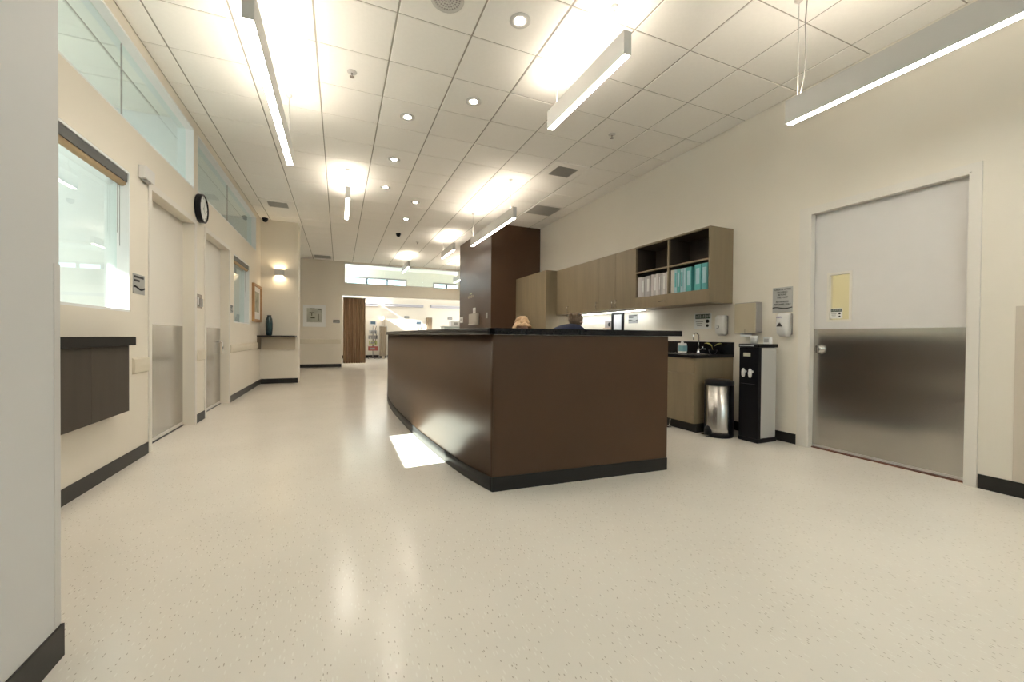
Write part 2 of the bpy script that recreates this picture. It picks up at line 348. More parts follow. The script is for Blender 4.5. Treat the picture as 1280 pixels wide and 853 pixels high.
def slide_door(name, d, lever):
    e = sempty(name, (XL-0.11, (d[0]+d[1])/2, 0))
    bm = bmn(); c = 0.06
    for xa, xb in ((XL, XL+0.010),):
        B(bm, xa, xb, d[0]-c, d[0], 0, d[3]+c); B(bm, xa, xb, d[1], d[1]+c, 0, d[3]+c); B(bm, xa, xb, d[0], d[1], d[3], d[3]+c)
    obj('door_frame', bm, DOORP, e)
    obj('door_panel', box(XL-0.135, XL-0.112, d[0], d[1], 0.0105, d[3]), DOORP, e)
    obj('kick_plate', box(XL-0.112, XL-0.109, d[0]+0.012, d[1]-0.012, 0.05, 1.185), KICK, e)
    obj('threshold', box(XL-0.138, XL-0.10, d[0]+0.002, d[1]-0.002, 0.0, 0.010), BPLAS, e)
    bm = bmn()
    if lever:
        cyl(bm, (XL-0.109, d[1]-0.09, 0.98), (XL-0.055, d[1]-0.09, 0.98), 0.011); cyl(bm, (XL-0.06, d[1]-0.09, 0.98), (XL-0.06, d[1]-0.09, 0.80), 0.010)
        cyl(bm, (XL-0.109, d[1]-0.09, 0.98), (XL-0.103, d[1]-0.09, 0.98), 0.028)
        obj('door_handle', bm, CHROME, e)
slide_door('door_1', D1, False); slide_door('door_2', D2, True)
# ------------------------------------------------------------------ right wall door
e = sempty('door_3', (XR+0.1, 2.03, 0))
bm = bmn()
for (a, b, c, d) in ((1.411, 1.466, 0, 2.42), (2.60, 2.70, 0, 2.42), (1.466, 2.60, 2.36, 2.42)): B(bm, XR-0.014, XR, a, b, c, d)
for (a, b, c, d) in ((1.460, 1.480, 0, 2.355), (2.588, 2.604, 0, 2.355), (1.480, 2.588, 2.345, 2.364)): B(bm, XR-0.012, XR+0.055, a, b, c, d)
obj('door_frame', bm, DOORP, e)
XD = XR+0.062
V = (2.285, 2.452, 1.285, 1.72)
obj('door_panel', wallholes(bmn(), 'x', XD, XD+0.045, 1.47, 2.598, 0.02, 2.36, [V]), mat('pale_grey_door', (0.74, 0.715, 0.69), 0.4), e)
obj('kick_plate', box(XD-0.004, XD, 1.48, 2.588, 0.035, 1.195), KICK, e)
vf = bmn(); y0, y1, z0, z1 = V; q = 0.022
B(vf, XD-0.006, XD+0.002, y0-q, y0, z0-q, z1+q); B(vf, XD-0.006, XD+0.002, y1, y1+q, z0-q, z1+q); B(vf, XD-0.006, XD+0.002, y0, y1, z1, z1+q); B(vf, XD-0.006, XD+0.002, y0, y1, z0-q, z0)
vw = obj('vision_window_frame', vf, DOORP, e)
obj('pane', box(XD+0.018, XD+0.024, y0, y1, z0, z1), GLASSV, vw)
obj('threshold', box(XR+0.035, XD+0.05, 1.482, 2.586, 0, 0.010), mat('red_brown_threshold', (0.17, 0.06, 0.035), 0.4), e)
bm = bmn(); lathe(bm, [(0.050, 0), (0.050, 0.010), (0.036, 0.018), (0.032, 0.04), (0.018, 0.046)], (XD-0.004, 2.525, 0.995), 18, (-1, 0, 0)); B(bm, XD-0.068, XD-0.048, 2.516, 2.534, 0.955, 1.035, 0.003)
obj('deadbolt', bm, STEEL, e)
obj('sweep', box(XD-0.006, XD, 1.48, 2.588, 0.014, 0.034), ALU, e)
# corridor piece behind the vision window so that the pane shows a lit wall
CY = mat('corridor_yellow_cream', (0.80, 0.77, 0.63), 0.6); bm = wallholes(bmn(), 'x', XR+1.2, XR+1.3, 0.6, 3.6, 0, 2.9, [])
B(bm, XR+0.2, XR+1.2, 0.5, 0.6, 0, 2.9); B(bm, XR+0.2, XR+1.2, 3.6, 3.7, 0, 2.9); B(bm, XR+0.2, XR+1.3, 0.5, 3.7, 2.9, 3.0)
struct('wall_corridor', bm, CY)
e = thing('added_corridor_light', 'added unseen lamp that lights the corridor behind the vision window', 'added light', (XR+0.7, 2.1, 2.85))  # unseen lamp added to brighten the wall seen through the pane
obj('lens', lathe(bmn(), [(0.10, 0), (0.10, 0.01)], (XR+0.7, 2.1, 2.86), 20), emis('added_corridor_lens', (1.0, 0.96, 0.86), 190.0), e); obj('ring', lathe(bmn(), [(0.102, 0), (0.13, 0), (0.13, 0.04), (0.102, 0.04)], (XR+0.7, 2.1, 2.86), 20, loop=True), ALU, e)
# ------------------------------------------------------------------ far opening: clerestory, header trim, curtain
e = sempty('window_5', (2.2, YF+0.07, 2.9))
x0, x1, z0, z1 = FK[0], FK[1], FK[2], FK[3]; bm = bmn()
for a, b, c, d in ((x0, x0+0.03, z0, z1), (x1-0.03, x1, z0, z1), (x0+0.03, x1-0.03, z1-0.03, z1), (x0+0.03, x1-0.03, z0, z0+0.02)): B(bm, a, b, YF-0.004, YF+0.144, c, d)
obj('window_frame', bm, WHITE, e)
for a, b in ((x0+0.03, 1.5), (1.5, 2.85), (2.85, x1-0.03)): obj('pane', box(a+0.003, b-0.003, YF+0.066, YF+0.074, z0+0.02, z1-0.03), GLASS, e)
for n_, h in ((6, (0.30, 3.12, 3.50, 3.92)), (7, (4.45, 6.6, 3.42, 3.85))):
    e = sempty('window_%d' % n_, ((h[0]+h[1])/2, FB+0.07, h[2])); bm = bmn()
    for a, b, c, d in ((h[0], h[0]+0.05, h[2], h[3]), (h[1]-0.05, h[1], h[2], h[3]), (h[0]+.05, h[1]-.05, h[3]-0.07, h[3]), (h[0]+.05, h[1]-.05, h[2], h[2]+0.04)): B(bm, a, b, FB-0.01, FB+0.15, c, d)
    obj('window_frame', bm, PLASG, e)
    for k in range(1, 3):
        xx = h[0]+(h[1]-h[0])*k/3; obj('mullion', box(xx-0.035, xx+0.035, FB-0.012, FB+0.1, h[2]+0.04, h[3]-0.07), BPLAS, e)
    for k in range(3): obj('pane', box(h[0]+(h[1]-h[0])*k/3+0.05, h[0]+(h[1]-h[0])*(k+1)/3-0.05, FB+0.07, FB+0.078, h[2]+0.04, h[3]-0.07), GLASS, e)
def curtain(name, label, x0, x1, y, z0, z1, m, folds, amp, track=True):
    e = thing(name, label, 'curtain', ((x0+x1)/2, y, z0)); bm = bmn(); n = folds*10; rows = 8; vv = []
    for j in range(rows+1):
        z = z0+(z1-z0)*j/rows; row = []
        for i in range(n+1):
            s = i/n; a = amp*(1.0-0.35*j/rows)
            row.append(bm.verts.new((x0+(x1-x0)*s+0.004*math.sin(i*1.7+j*0.4), y+a*math.sin(s*folds*2*math.pi+0.25*math.sin(j*0.5+i*0.13)), z)))
        vv.append(row)
    for j in range(rows):
        for i in range(n): bm.faces.new((vv[j][i], vv[j][i+1], vv[j+1][i+1], vv[j+1][i])).smooth = True
    r = bmesh.ops.solidify(bm, geom=list(bm.faces), thickness=0.004)
    obj('drape', bm, m, e)
    if track: obj('track', box(x0-0.02, x1+0.1, y-0.012, y+0.012, z1, z1+0.03), ALU, e)
    for i in range(folds): obj('hook', cyl(bmn(), (x0+(x1-x0)*(i+0.5)/folds, y, z1-0.02), (x0+(x1-x0)*(i+0.5)/folds, y, z1+0.005), 0.006, n=6), ALU, e)
    if not track:
        obj('rail', box(x0-0.02, x1+0.02, y-0.012, y+0.012, z1, z1+0.025), ALU, e)
        for x in (x0-0.015, x1+0.015): obj('post', cyl(bmn(), (x, y, 0), (x, y, z1), 0.012), ALU, e)
    return e
CURT = mat('brown_striped_curtain', (0.50, 0.36, 0.24), 0.8, noise=0.40, nscale=5, stretch=(9, 9, 0.12))
CURP = mat('pale_beige_curtain', (0.60, 0.50, 0.38), 0.8, noise=0.12, nscale=6, stretch=(8, 8, 0.2))
curtain('privacy_curtain', 'brown striped privacy curtain gathered at the left of the far opening', 0.13, 0.87, YF+0.24, 0.11, 2.41, CURT, 9, 0.045)
# ================================================================== CEILING THINGS
def pendant(xc, y0, y1, zb, label, cable_ys):
    h, wd = 0.175, 0.066
    e = thing('pendant_light', label, 'pendant light', (xc, (y0+y1)/2, zb), 'linear pendant lights')
    bm = bmn(); t = 0.005
    B(bm, xc-wd/2, xc-wd/2+t, y0, y1, zb, zb+h); B(bm, xc+wd/2-t, xc+wd/2, y0, y1, zb, zb+h)
    B(bm, xc-wd/2+t, xc+wd/2-t, y0, y0+t, zb, zb+h); B(bm, xc-wd/2+t, xc+wd/2-t, y1-t, y1, zb, zb+h); B(bm, xc-wd/2+t, xc+wd/2-t, y0+t, y1-t, zb+h*0.5-0.004, zb+h*0.5+0.004)
    obj('housing', bm, ALU, e)
    obj('lens', box(xc-wd/2+t, xc+wd/2-t, y0+t, y1-t, zb+0.001, zb+0.012), LENS, e)
    obj('uplight_lens', box(xc-wd/2+t, xc+wd/2-t, y0+t, y1-t, zb+h-0.014, zb+h-0.004), UPL, e)
    for y in cable_ys:
        cb = obj('cable', cyl(bmn(), (xc, y, zb+h-0.03), (xc, y, ZC), 0.0035, n=6), ALU, e)
        obj('canopy', lathe(bmn(), [(0.03, 0), (0.03, 0.012), (0.012, 0.03)], (xc, y, ZC), 14, (0, 0, -1)), ALU, e)
pendant(-0.498, 2.82, 5.06, 2.945, 'long pendant bar light hanging in front of the clerestory window', (2.95, 4.93))
pendant(1.943, 2.44, 3.63, 3.175, 'short pendant bar light hanging above the near end of the front desk', (2.6, 3.5))
pendant(3.162, -0.35, 2.06, 2.735, 'long pendant bar light hanging before the steel-plated door', (-0.2, 1.99))
pendant(2.552, 5.93, 8.17, 2.975, 'long pendant bar light hanging beside the tall brown column', (6.1, 8.10))
pendant(0.114, 6.60, 7.82, 3.150, 'short pendant bar light seen end on over the corridor', (6.75, 7.68))
pendant(2.552, 9.62, 10.84, 3.180, 'short pendant bar light just left of the tall brown column', (9.77, 10.7))
pendant(3.772, 11.9, 14.2, 3.0, 'added unseen pendant bar light behind the brown column', (12.1, 14.0))  # unseen pendant, added to brighten the far wall and header
pendant(1.943, 12.6, 13.9, 3.190, 'farthest short pendant bar light near the far clerestory', (12.75, 13.75))
# loose power cord hanging on the near right pendant belongs to that light
tube_pts = [(3.162, 1.93, ZC-0.01), (3.166, 1.945, 3.45), (3.185, 1.95, 3.25), (3.175, 1.955, 3.05), (3.162, 1.97, 2.93), (3.162, 1.975, 2.89)]
pr_ = [o for o in bpy.data.objects if o.get('label', '').startswith('long pendant bar light hanging before')][0]
obj('power_cord', tube(bmn(), tube_pts, 0.005, 6), PLASG, pr_)
cols = {i: GX+T*(i+0.5) for i in range(-3, 9)}
DL = [(cols[2], 3.02, 'nearest recessed downlight in the ceiling, above the front desk'), (cols[2], 4.25, 'second recessed downlight in the ceiling tile line above the front desk'),
      (cols[1], 4.86, 'recessed downlight over the left edge of the desk, nearest of its row'), (cols[1], 6.10, 'middle recessed downlight of the row left of the desk'),
      (cols[1], 7.30, 'recessed downlight beside the end-on short pendant'), (cols[2], 7.89, 'recessed downlight nearer of the two far ones before the brown column'), (cols[2], 9.10, 'farthest recessed downlight near the black dome camera')]
for x, y, lb in DL:
    e = thing('downlight', lb, 'downlight', (x, y, ZC-0.006), 'recessed downlights')
    obj('trim_ring', lathe(bmn(), [(0.034, 0.003), (0.085, 0.003), (0.085, -0.001), (0.060, -0.004), (0.036, -0.001)], (x, y, ZC-0.004), 28, loop=True), ALU, e)
    obj('lens', lathe(bmn(), [(0.034, 0), (0.034, 0.004)], (x, y, ZC-0.0055), 24), DLENS, e)
def sprinkler(x, y, lb):
    e = thing('sprinkler_head', lb, 'sprinkler', (x, y, ZC-0.05), 'ceiling sprinklers')
    obj('escutcheon', lathe(bmn(), [(0.045, 0), (0.045, 0.004), (0.02, 0.012)], (x, y, ZC), 20, (0, 0, -1)), ALU, e)
    bm = bmn(); cyl(bm, (x, y, ZC-0.01), (x, y, ZC-0.045), 0.008); cyl(bm, (x, y, ZC-0.045), (x, y, ZC-0.049), 0.022); obj('deflector', bm, STEEL, e)
sprinkler(0.106, 4.257, 'small sprinkler head near the upper left of the ceiling'); sprinkler(3.14, 4.229, 'small sprinkler head above the wall cabinets'); sprinkler(1.95, 11.2, 'tiny sprinkler head far back by the clerestory')
sp = thing('ceiling_speaker', 'round perforated ceiling speaker at the top edge of the photo', 'speaker', (0.745, 3.05, ZC-0.012))
obj('rim', lathe(bmn(), [(0.10, 0), (0.125, 0.003), (0.125, 0.010), (0.10, 0.010)], (0.745, 3.05, ZC), 28, (0, 0, -1), loop=True), ALU, sp)
bm = bmn()
for k in range(1, 5):
    n = k*7
    for i in range(n): cyl(bm, (0.745+0.023*k*math.cos(6.283*i/n), 3.05+0.023*k*math.sin(6.283*i/n), ZC-0.004), (0.745+0.023*k*math.cos(6.283*i/n), 3.05+0.023*k*math.sin(6.283*i/n), ZC-0.0052), 0.007, n=6)
obj('grille_holes', bm, PLASG, sp); obj('grille', lathe(bmn(), [(0.10, 0.0), (0.10, 0.004)], (0.745, 3.05, ZC), 28, (0, 0, -1)), ALU, sp)
def vent(x, y, sz, lb, dm=None, n=7):
    e = thing('ceiling_vent', lb, 'vent', (x, y, ZC-0.012), 'ceiling vents'); h = 0.29; bm = bmn()
    for a, b, c, d in ((-h, h, -h, -sz), (-h, h, sz, h), (-h, -sz, -sz, sz), (sz, h, -sz, sz)): B(bm, x+a, x+b, y+c, y+d, ZC-0.010, ZC-0.001)
    obj('frame', bm, TILE, e); obj('duct', box(x-sz, x+sz, y-sz, y+sz, ZC-0.003, ZC-0.001), dm or BPLAS, e)
    for k in range(n):
        yy = y-sz+2*sz*(k+0.5)/n; bm = bmn()
        v = [bm.verts.new(p) for p in ((x-sz, yy-sz/n*0.75, ZC-0.004), (x+sz, yy-sz/n*0.75, ZC-0.004), (x+sz, yy+sz/n*0.5, ZC-0.016), (x-sz, yy+sz/n*0.5, ZC-0.016))]
        f = bm.faces.new(v); bmesh.ops.solidify(bm, geom=[f], thickness=0.003); obj('slat', bm, ALU, e)
vent(cols[5], GY+T*3.5, 0.17, 'square louvred vent in the ceiling above the wall cabinets')
vent(cols[6], GY+T*6.5, 0.27, 'wide return air grille in the ceiling before the brown column', ALU, n=16)
vent(cols[-2], GY+T*9.5, 0.17, 'square louvred vent in the ceiling above the wall corner on the left')
vent(cols[-1], GY+T*18.4, 0.24, 'farthest ceiling grille close to the far wall', ALU, n=12)
def dome(x, y, lb):
    e = thing('dome_camera', lb, 'camera', (x, y, ZC-0.09)); obj('mount', lathe(bmn(), [(0.06, 0), (0.06, 0.03)], (x, y, ZC), 20, (0, 0, -1)), BPLAS, e)
    obj('dome', lathe(bmn(), [(0.052, 0.03), (0.048, 0.055), (0.03, 0.078), (0.002, 0.088)], (x, y, ZC), 20, (0, 0, -1)), BPLAS, e)
dome(-1.50, 10.34, 'black dome camera in the ceiling corner above the sconce wall'); dome(1.351, 10.456, 'black dome camera out in the middle of the far ceiling')
# ================================================================== FRONT DESK
isl = thing('reception_desk', 'brown front desk with curved side and black counter in the middle of the room', 'desk', (1.7, 4.2, 0))
cv = [(0.994, 2.67), (0.925, 2.96), (0.868, 3.33), (0.815, 3.85), (0.768, 4.5), (0.735, 5.25), (0.718, 6.0), (0.735, 6.75), (0.79, 7.45), (0.89, 8.10)]
def catmull(p, k=6):
    o = []
    P = [p[0]] + p + [p[-1]]
    for i in range(1, len(P)-2):
        for s in range(k):
            t = s/k; a, b, c, d = [Vector(q) for q in P[i-1:i+3]]
            o.append(0.5*((2*b)+(c-a)*t+(2*a-5*b+4*c-d)*t*t+(3*b-a-3*c+d)*t**3))
    o.append(Vector(P[-2])); return o
cur = catmull([(x, y) for x, y in cv])
def offs(cu, d):
    r = []
    for i, p in enumerate(cu):
        t = (cu[min(i+1, len(cu)-1)] - cu[max(i-1, 0)]).normalized(); r.append(p + Vector((t.y, -t.x))*d)
    return r
def strip(bm, d0, d1, z0, z1):
    a, b = offs(cur, d0), offs(cur, d1); n = len(a); vs = []
    for q, z in ((a, z0), (b, z0), (b, z1), (a, z1)): vs.append([bm.verts.new((p.x, p.y, z)) for p in q])
    for i in range(n-1):
        for k in range(4): bm.faces.new((vs[k][i], vs[k][i+1], vs[(k+1) % 4][i+1], vs[(k+1) % 4][i])).smooth = (k in (1, 3))
    bm.faces.new([vs[k][0] for k in range(4)]); bm.faces.new([vs[k][-1] for k in range(4)]); return bm
obj('curved_panel', strip(bmn(), 0.0, 0.15, 0.10, 1.105), BROWN, isl)
obj('curved_base', strip(bmn(), -0.004, 0.14, 0.0, 0.10), BASE, isl)
obj('front_panel', prism(bmn(), [(0.996, 2.667), (2.507, 2.588), (2.507, 2.738), (1.02, 2.83)], 0.101, 1.105), BROWN, isl)
obj('front_base', prism(bmn(), [(0.991, 2.663), (2.508, 2.583), (2.508, 2.738), (1.02, 2.83)], 0.0, 0.10), BASE, isl)
obj('side_panel', box(2.357, 2.507, 2.745, 3.5, 0.10, 1.105), BROWN, isl); obj('side_base', box(2.357, 2.508, 2.745, 3.5, 0, 0.10), BASE, isl)
cur_full = cur
ct = strip(bmn(), -0.03, 0.36, 1.108, 1.152); bmesh.ops.recalc_face_normals(ct, faces=ct.faces)
obj('curved_counter', ct, BLACK, isl)
obj('front_counter', prism(bmn(), [(0.995, 2.634), (2.622, 2.549), (2.622, 2.93), (1.375, 2.99), (1.33, 2.76)], 1.108, 1.1525), BLACK, isl)
obj('side_counter', box(2.30, 2.622, 2.934, 3.55, 1.108, 1.152), BLACK, isl)
obj('reveal_strip', prism(bmn(), [(0.999, 2.668), (2.503, 2.590), (2.503, 2.70), (1.05, 2.80)], 1.105, 1.108), ALU, isl)
obj('desktop', box(1.16, 2.35, 2.84, 3.42, 0.71, 0.74), OAK, isl)
obj('desk_support', box(1.18, 1.22, 2.84, 3.40, 0.0, 0.71), OAK, isl)
# ================================================================== RIGHT WALL FURNITURE
XU = 3.986
def pull(bm, x, y, z0, z1):
    cyl(bm, (x-0.03, y, z0), (x-0.03, y, z1), 0.005, n=8)
    for z in (z0+0.01, z1-0.01): cyl(bm, (x, y, z), (x-0.03, y, z), 0.004, n=8)
    return bm
def hpull(bm, x, y0, y1, z):
    cyl(bm, (x-0.026, y0, z), (x-0.026, y1, z), 0.005, n=8)
    for y in (y0+0.01, y1-0.01): cyl(bm, (x, y, z), (x-0.026, y, z), 0.004, n=8)
    return bm
sh = thing('open_shelf_cabinet', 'open oak wall shelf unit holding white and teal binders', 'shelf', (4.18, 4.13, 1.515))
y0, y1, z0, z1 = 3.474, 4.785, 1.515, 2.412; t = 0.020
obj('side_panel', box(XU, XR, y0, y0+t, z0, z1), OAK, sh); obj('side_panel', box(XU, XR, y1-t, y1, z0, z1), OAK, sh)
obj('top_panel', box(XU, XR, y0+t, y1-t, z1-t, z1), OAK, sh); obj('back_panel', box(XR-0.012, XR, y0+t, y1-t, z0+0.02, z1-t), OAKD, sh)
obj('bottom_panel', box(XU+0.022, XR-0.012, y0+t, y1-t, z0, z0+t), OAK, sh)
obj('divider', box(XU+0.002, XR-0.012, 4.125, 4.145, 1.678, z1-t), OAK, sh)
obj('shelf', box(XU+0.002, XR-0.012, y0+t, 4.125, 2.022, 2.042), OAK, sh); obj('shelf', box(XU+0.002, XR-0.012, 4.145, y1-t, 2.022, 2.042), OAK, sh)
obj('shelf', box(XU+0.022, XR-0.012, y0+t, y1-t, 1.656, 1.676), OAK, sh)
bm = bmn()
for a, b in ((y0+t, 4.125), (4.145, y1-t)):
    B(bm, XU+0.03, XR-0.013, a, a+0.003, 1.678, 2.02); B(bm, XU+0.03, XR-0.013, b-0.003, b, 1.678, 2.02); B(bm, XU+0.03, XR-0.013, a, a+0.003, 2.044, z1-t); B(bm, XU+0.03, XR-0.013, b-0.003, b, 2.044, z1-t)
    B(bm, XU+0.03, XR-0.013, a+.003, b-.003, 2.017, 2.0205); B(bm, XU+0.03, XR-0.013, a+.003, b-.003, z1-t-0.004, z1-t-0.0005)
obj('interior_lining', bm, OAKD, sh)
d = obj('drawer_front', box(XU, XU+0.020, y0+t+0.002, y1-t-0.002, z0+0.003, 1.676), OAK, sh)
obj('handle', hpull(bmn(), XU, 4.16, 4.27, 1.585), STEEL, d)
# binders
BW = [mat('white_binder', (0.66, 0.63, 0.62), 0.4), mat('offwhite_binder', (0.60, 0.56, 0.55), 0.4), mat('grey_white_binder', (0.50, 0.48, 0.48), 0.4)]
BT = [mat('teal_binder', (0.10, 0.40, 0.40), 0.4), mat('pale_blue_binder', (0.36, 0.56, 0.62), 0.4), mat('deep_teal_binder', (0.08, 0.34, 0.36), 0.4), mat('cream_binder', (0.62, 0.60, 0.54), 0.4)]
ordn = ['leftmost', 'second', 'third', 'fourth', 'fifth', 'sixth', 'seventh', 'eighth', 'ninth', 'tenth', 'eleventh']
def binder(y, wd, m, lb, grp, hgt, inset, labelcol):
    zb = 1.6765
    e = thing('ring_binder', lb, 'binder', (4.11, y, zb), grp); x0 = XU+0.03+inset; x1 = x0+0.27
    obj('spine', box(x0, x0+0.004, y-wd/2+0.001, y+wd/2-0.001, zb, zb+hgt, bev=0.0012), m, e)
    bm = bmn(); B(bm, x0+0.004, x1, y-wd/2+0.001, y-wd/2+0.004, zb, zb+hgt); B(bm, x0+0.004, x1, y+wd/2-0.004, y+wd/2-0.001, zb, zb+hgt); obj('cover', bm, m, e)
    obj('pages', box(x0+0.012, x1-0.01, y-wd/2+0.005, y+wd/2-0.005, zb+0.006, zb+hgt-0.012), PAPER, e)
    if labelcol: obj('spine_label', box(x0-0.0008, x0, y-wd*0.28, y+wd*0.28, zb+hgt*0.25, zb+hgt*0.85), labelcol, e)
yy = 4.755
ws = [0.085, 0.045, 0.045, 0.075, 0.055, 0.045, 0.045, 0.035, 0.045, 0.050, 0.055]
for i, wd in enumerate(ws):
    yy -= wd/2
    binder(yy, wd-0.002, BW[i % 3 if i != 3 else 2], ('white ring binder, %s on the lower left shelf' % ordn[i]) if i < 10 else 'white ring binder, rightmost on the lower left shelf beside the divider', 'white binders on the lower left shelf', 0.300-0.006*(i % 2)-(0.008 if i < 3 else 0), 0.004*(i % 3), PAPER if i % 2 else None)
    yy -= wd/2+0.0015 + (0.012 if i == 3 else 0)
yy = 4.112
tb = [(0.060, 3, 'cream ring binder beside the divider, leftmost on the lower right shelf', None), (0.045, 1, 'pale blue narrow binder next to the cream one', BT[0]), (0.050, 0, 'teal narrow binder, third on the lower right shelf', BT[1]), (0.050, 1, 'pale blue binder, fourth on the lower right shelf', BT[2]), (0.040, 1, 'slim pale blue binder, fifth on the lower right shelf', None), (0.085, 0, 'wide teal binder left of the dark gap on the lower right shelf', BT[1])]
for wd, k, lb, lc in tb:
    yy -= wd/2; binder(yy, wd-0.002, BT[k], lb, 'binders on the lower right shelf', 0.305, 0.0, lc); yy -= wd/2+0.002
yy -= 0.045
for lb, k in (('wide teal binder right of the dark gap, second from the shelf end', 0), ('wide deep teal binder at the right end of the shelf', 2)):
    wd = 0.098; yy -= wd/2; binder(yy, wd-0.002, BT[k], lb, 'binders on the lower right shelf', 0.318, 0.0, BT[1]); yy -= wd/2+0.004
def wallcab(name, lb, y0, y1, split, hy):
    e = thing(name, lb, 'cabinet', (4.18, (y0+y1)/2, 1.53), 'wall cabinets')
    obj('body', box(XU+0.021, XR, y0+0.001, y1-0.001, 1.53, 2.412), OAK, e)
    for (a, b), h in zip(((y0, split), (split, y1)), hy):
        d = obj('door', box(XU, XU+0.020, a+0.002, b-0.002, 1.532, 2.410), OAK, e)
        obj('handle', pull(bmn(), XU, h, 1.56, 1.68), STEEL, d)
wallcab('wall_cabinet', 'oak two-door wall cabinet next to the open shelf', 4.785, 5.678, 5.242, (5.20, 5.285))
wallcab('wall_cabinet', 'oak two-door wall cabinet between the tall cupboard and the other wall cabinet', 5.678, 7.115, 6.614, (5.73, 6.66))
e = thing('tall_cabinet', 'tall oak cupboard standing against the brown column', 'cabinet', (4.06, 7.86, 0))
obj('body', box(3.771, XR-0.002, 7.121, 8.597, 0.10, 2.415), OAK, e); obj('toe_kick', box(3.82, XR-0.002, 7.125, 8.597, 0, 0.10), BASE, e)
for a, b, h in ((7.121, 7.858, 7.81), (7.858, 8.597, 7.905)):
    d = obj('door', box(3.75, 3.770, a+0.002, b-0.002, 0.102, 2.413), OAK, e); obj('handle', pull(bmn(), 3.75, h, 1.0, 1.16), STEEL, d)
e = thing('under_cabinet_light', 'slim strip light glowing under the oak wall cabinets', 'light', (4.1, 5.9, 1.505))
obj('housing', box(4.19, 4.25, 4.83, 7.02, 1.512, 1.530), ALU, e); obj('lens', box(4.205, 4.235, 4.84, 7.01, 1.508, 1.512), UCL, e)
# sink unit
e = thing('sink_cabinet', 'low oak sink cabinet with drawer line under the black worktop', 'cabinet', (4.06, 3.98, 0))
obj('body', box(3.757, XR-0.002, 3.452, 4.5, 0.11, 0.864), OAK, e); obj('toe_kick', box(3.80, XR-0.010, 3.47, 4.5, 0, 0.11), BASE, e)
for a, b in ((3.452, 3.976), (3.976, 4.5)):
    d = obj('drawer', box(3.737, 3.7565, a+0.002, b-0.002, 0.685, 0.862), OAK, e)
    d = obj('door', box(3.737, 3.7565, a+0.002, b-0.002, 0.112, 0.681), OAK, e); obj('handle', pull(bmn(), 3.737, b-0.06 if a < 3.9 else a+0.06, 0.52, 0.64), STEEL, d)
e = thing('sink_worktop', 'black worktop with backsplash around the small sink', 'worktop', (4.06, 3.98, 0.865))
obj('slab', wallholes(bmn(), 'x', 0, 1, 0, 1, 0, 1, []) if False else box(3.725, XR, 3.440, 4.505, 0.865, 0.900, bev=0.002), BLACK, e)
obj('backsplash', box(XR-0.02, XR, 3.440, 4.505, 0.900, 1.049), BLACK, e)
bm = bmn(); B(bm, 3.86, 4.16, 3.64, 3.66, 0.9, 0.906); B(bm, 3.86, 4.16, 4.04, 4.06, 0.9, 0.906); B(bm, 3.86, 3.88, 3.66, 4.04, 0.9, 0.906); B(bm, 4.14, 4.16, 3.66, 4.04, 0.9, 0.906); B(bm, 3.88, 4.14, 3.66, 4.04, 0.9, 0.902)
obj('sink_rim', bm, STEEL, e)
e = thing('faucet', 'chrome gooseneck faucet at the sink', 'faucet', (4.24, 3.84, 0.9))
fx, fy = 4.235, 3.845
arc = [(fx, fy, 0.955), (fx, fy, 1.08)] + [(fx-0.055+0.055*math.cos(a), fy-0.002*k, 1.105+0.055*math.sin(a)) for k, a in enumerate([i*math.pi/8 for i in range(0, 9)])] + [(fx-0.11, fy-0.02, 1.075)]
obj('spout', tube(bmn(), arc, 0.0085, 10), CHROME, e)
obj('base', lathe(bmn(), [(0.024, 0), (0.024, 0.02), (0.015, 0.03), (0.013, 0.06)], (fx, fy, 0.9), 16), CHROME, e)
bm = bmn(); tube(bm, [(fx, fy-0.0, 0.95), (fx+0.015, fy-0.04, 0.956), (fx+0.03, fy-0.085, 0.956)], 0.007, 8); cyl(bm, (fx+0.015, fy-0.05, 0.955), (fx+0.012, fy-0.05, 0.99), 0.008)
obj('lever', bm, CHROME, e)
e = thing('hand_soap_bottle', 'small white bottle with blue label on the sink worktop', 'bottle', (3.955, 3.85, 0.9))
bx, by = 3.962, 3.85
obj('body', box(bx-0.034, bx+0.034, by-0.045, by+0.045, 0.907, 1.030, bev=0.012), PLAS, e)
obj('label', box(bx-0.0352, bx+0.036, by-0.0452, by+0.030, 0.93, 1.0), mat('teal_label', (0.18, 0.36, 0.40), 0.5), e)
obj('cap', lathe(bmn(), [(0.018, 0), (0.018, 0.018), (0.008, 0.022), (0.008, 0.034)], (bx, by, 1.028), 14), PLAS, e)
# plant sprig in a low dish
e = thing('sprig_dish', 'low dark dish with two yellow-green leaves beside the faucet', 'plant', (4.27, 3.66, 0.9))
obj('dish', lathe(bmn(), [(0.03, 0), (0.045, 0.03), (0.048, 0.05), (0.043, 0.05), (0.03, 0.012)], (4.27, 3.66, 0.9), 18), BPLAS, e)
LEAF = mat('yellow_green_leaf', (0.50, 0.48, 0.12), 0.5)
def leaf(pts, wd):
    bm = bmn(); a = []; 
    for i, p in enumerate(pts):
        s = wd*math.sin(math.pi*(i+0.35)/(len(pts)-0.3)); a.append((bm.verts.new((p[0]-s*0.5, p[1], p[2]-s*0.6)), bm.verts.new((p[0]+s*0.2, p[1], p[2]+s*0.6))))
    for p, q in zip(a, a[1:]): bm.faces.new((p[0], q[0], q[1], p[1])).smooth = True
    bmesh.ops.solidify(bm, geom=list(bm.faces), thickness=0.002); return bm
obj('leaf', leaf([(4.27, 3.66, 0.945), (4.28, 3.685, 1.0), (4.285, 3.72, 1.025), (4.285, 3.76, 1.033), (4.285, 3.80, 1.030)], 0.013), LEAF, e)
obj('leaf', leaf([(4.27, 3.66, 0.945), (4.28, 3.64, 1.005), (4.29, 3.61, 1.022), (4.29, 3.58, 1.03), (4.30, 3.56, 1.03)], 0.018), LEAF, e)
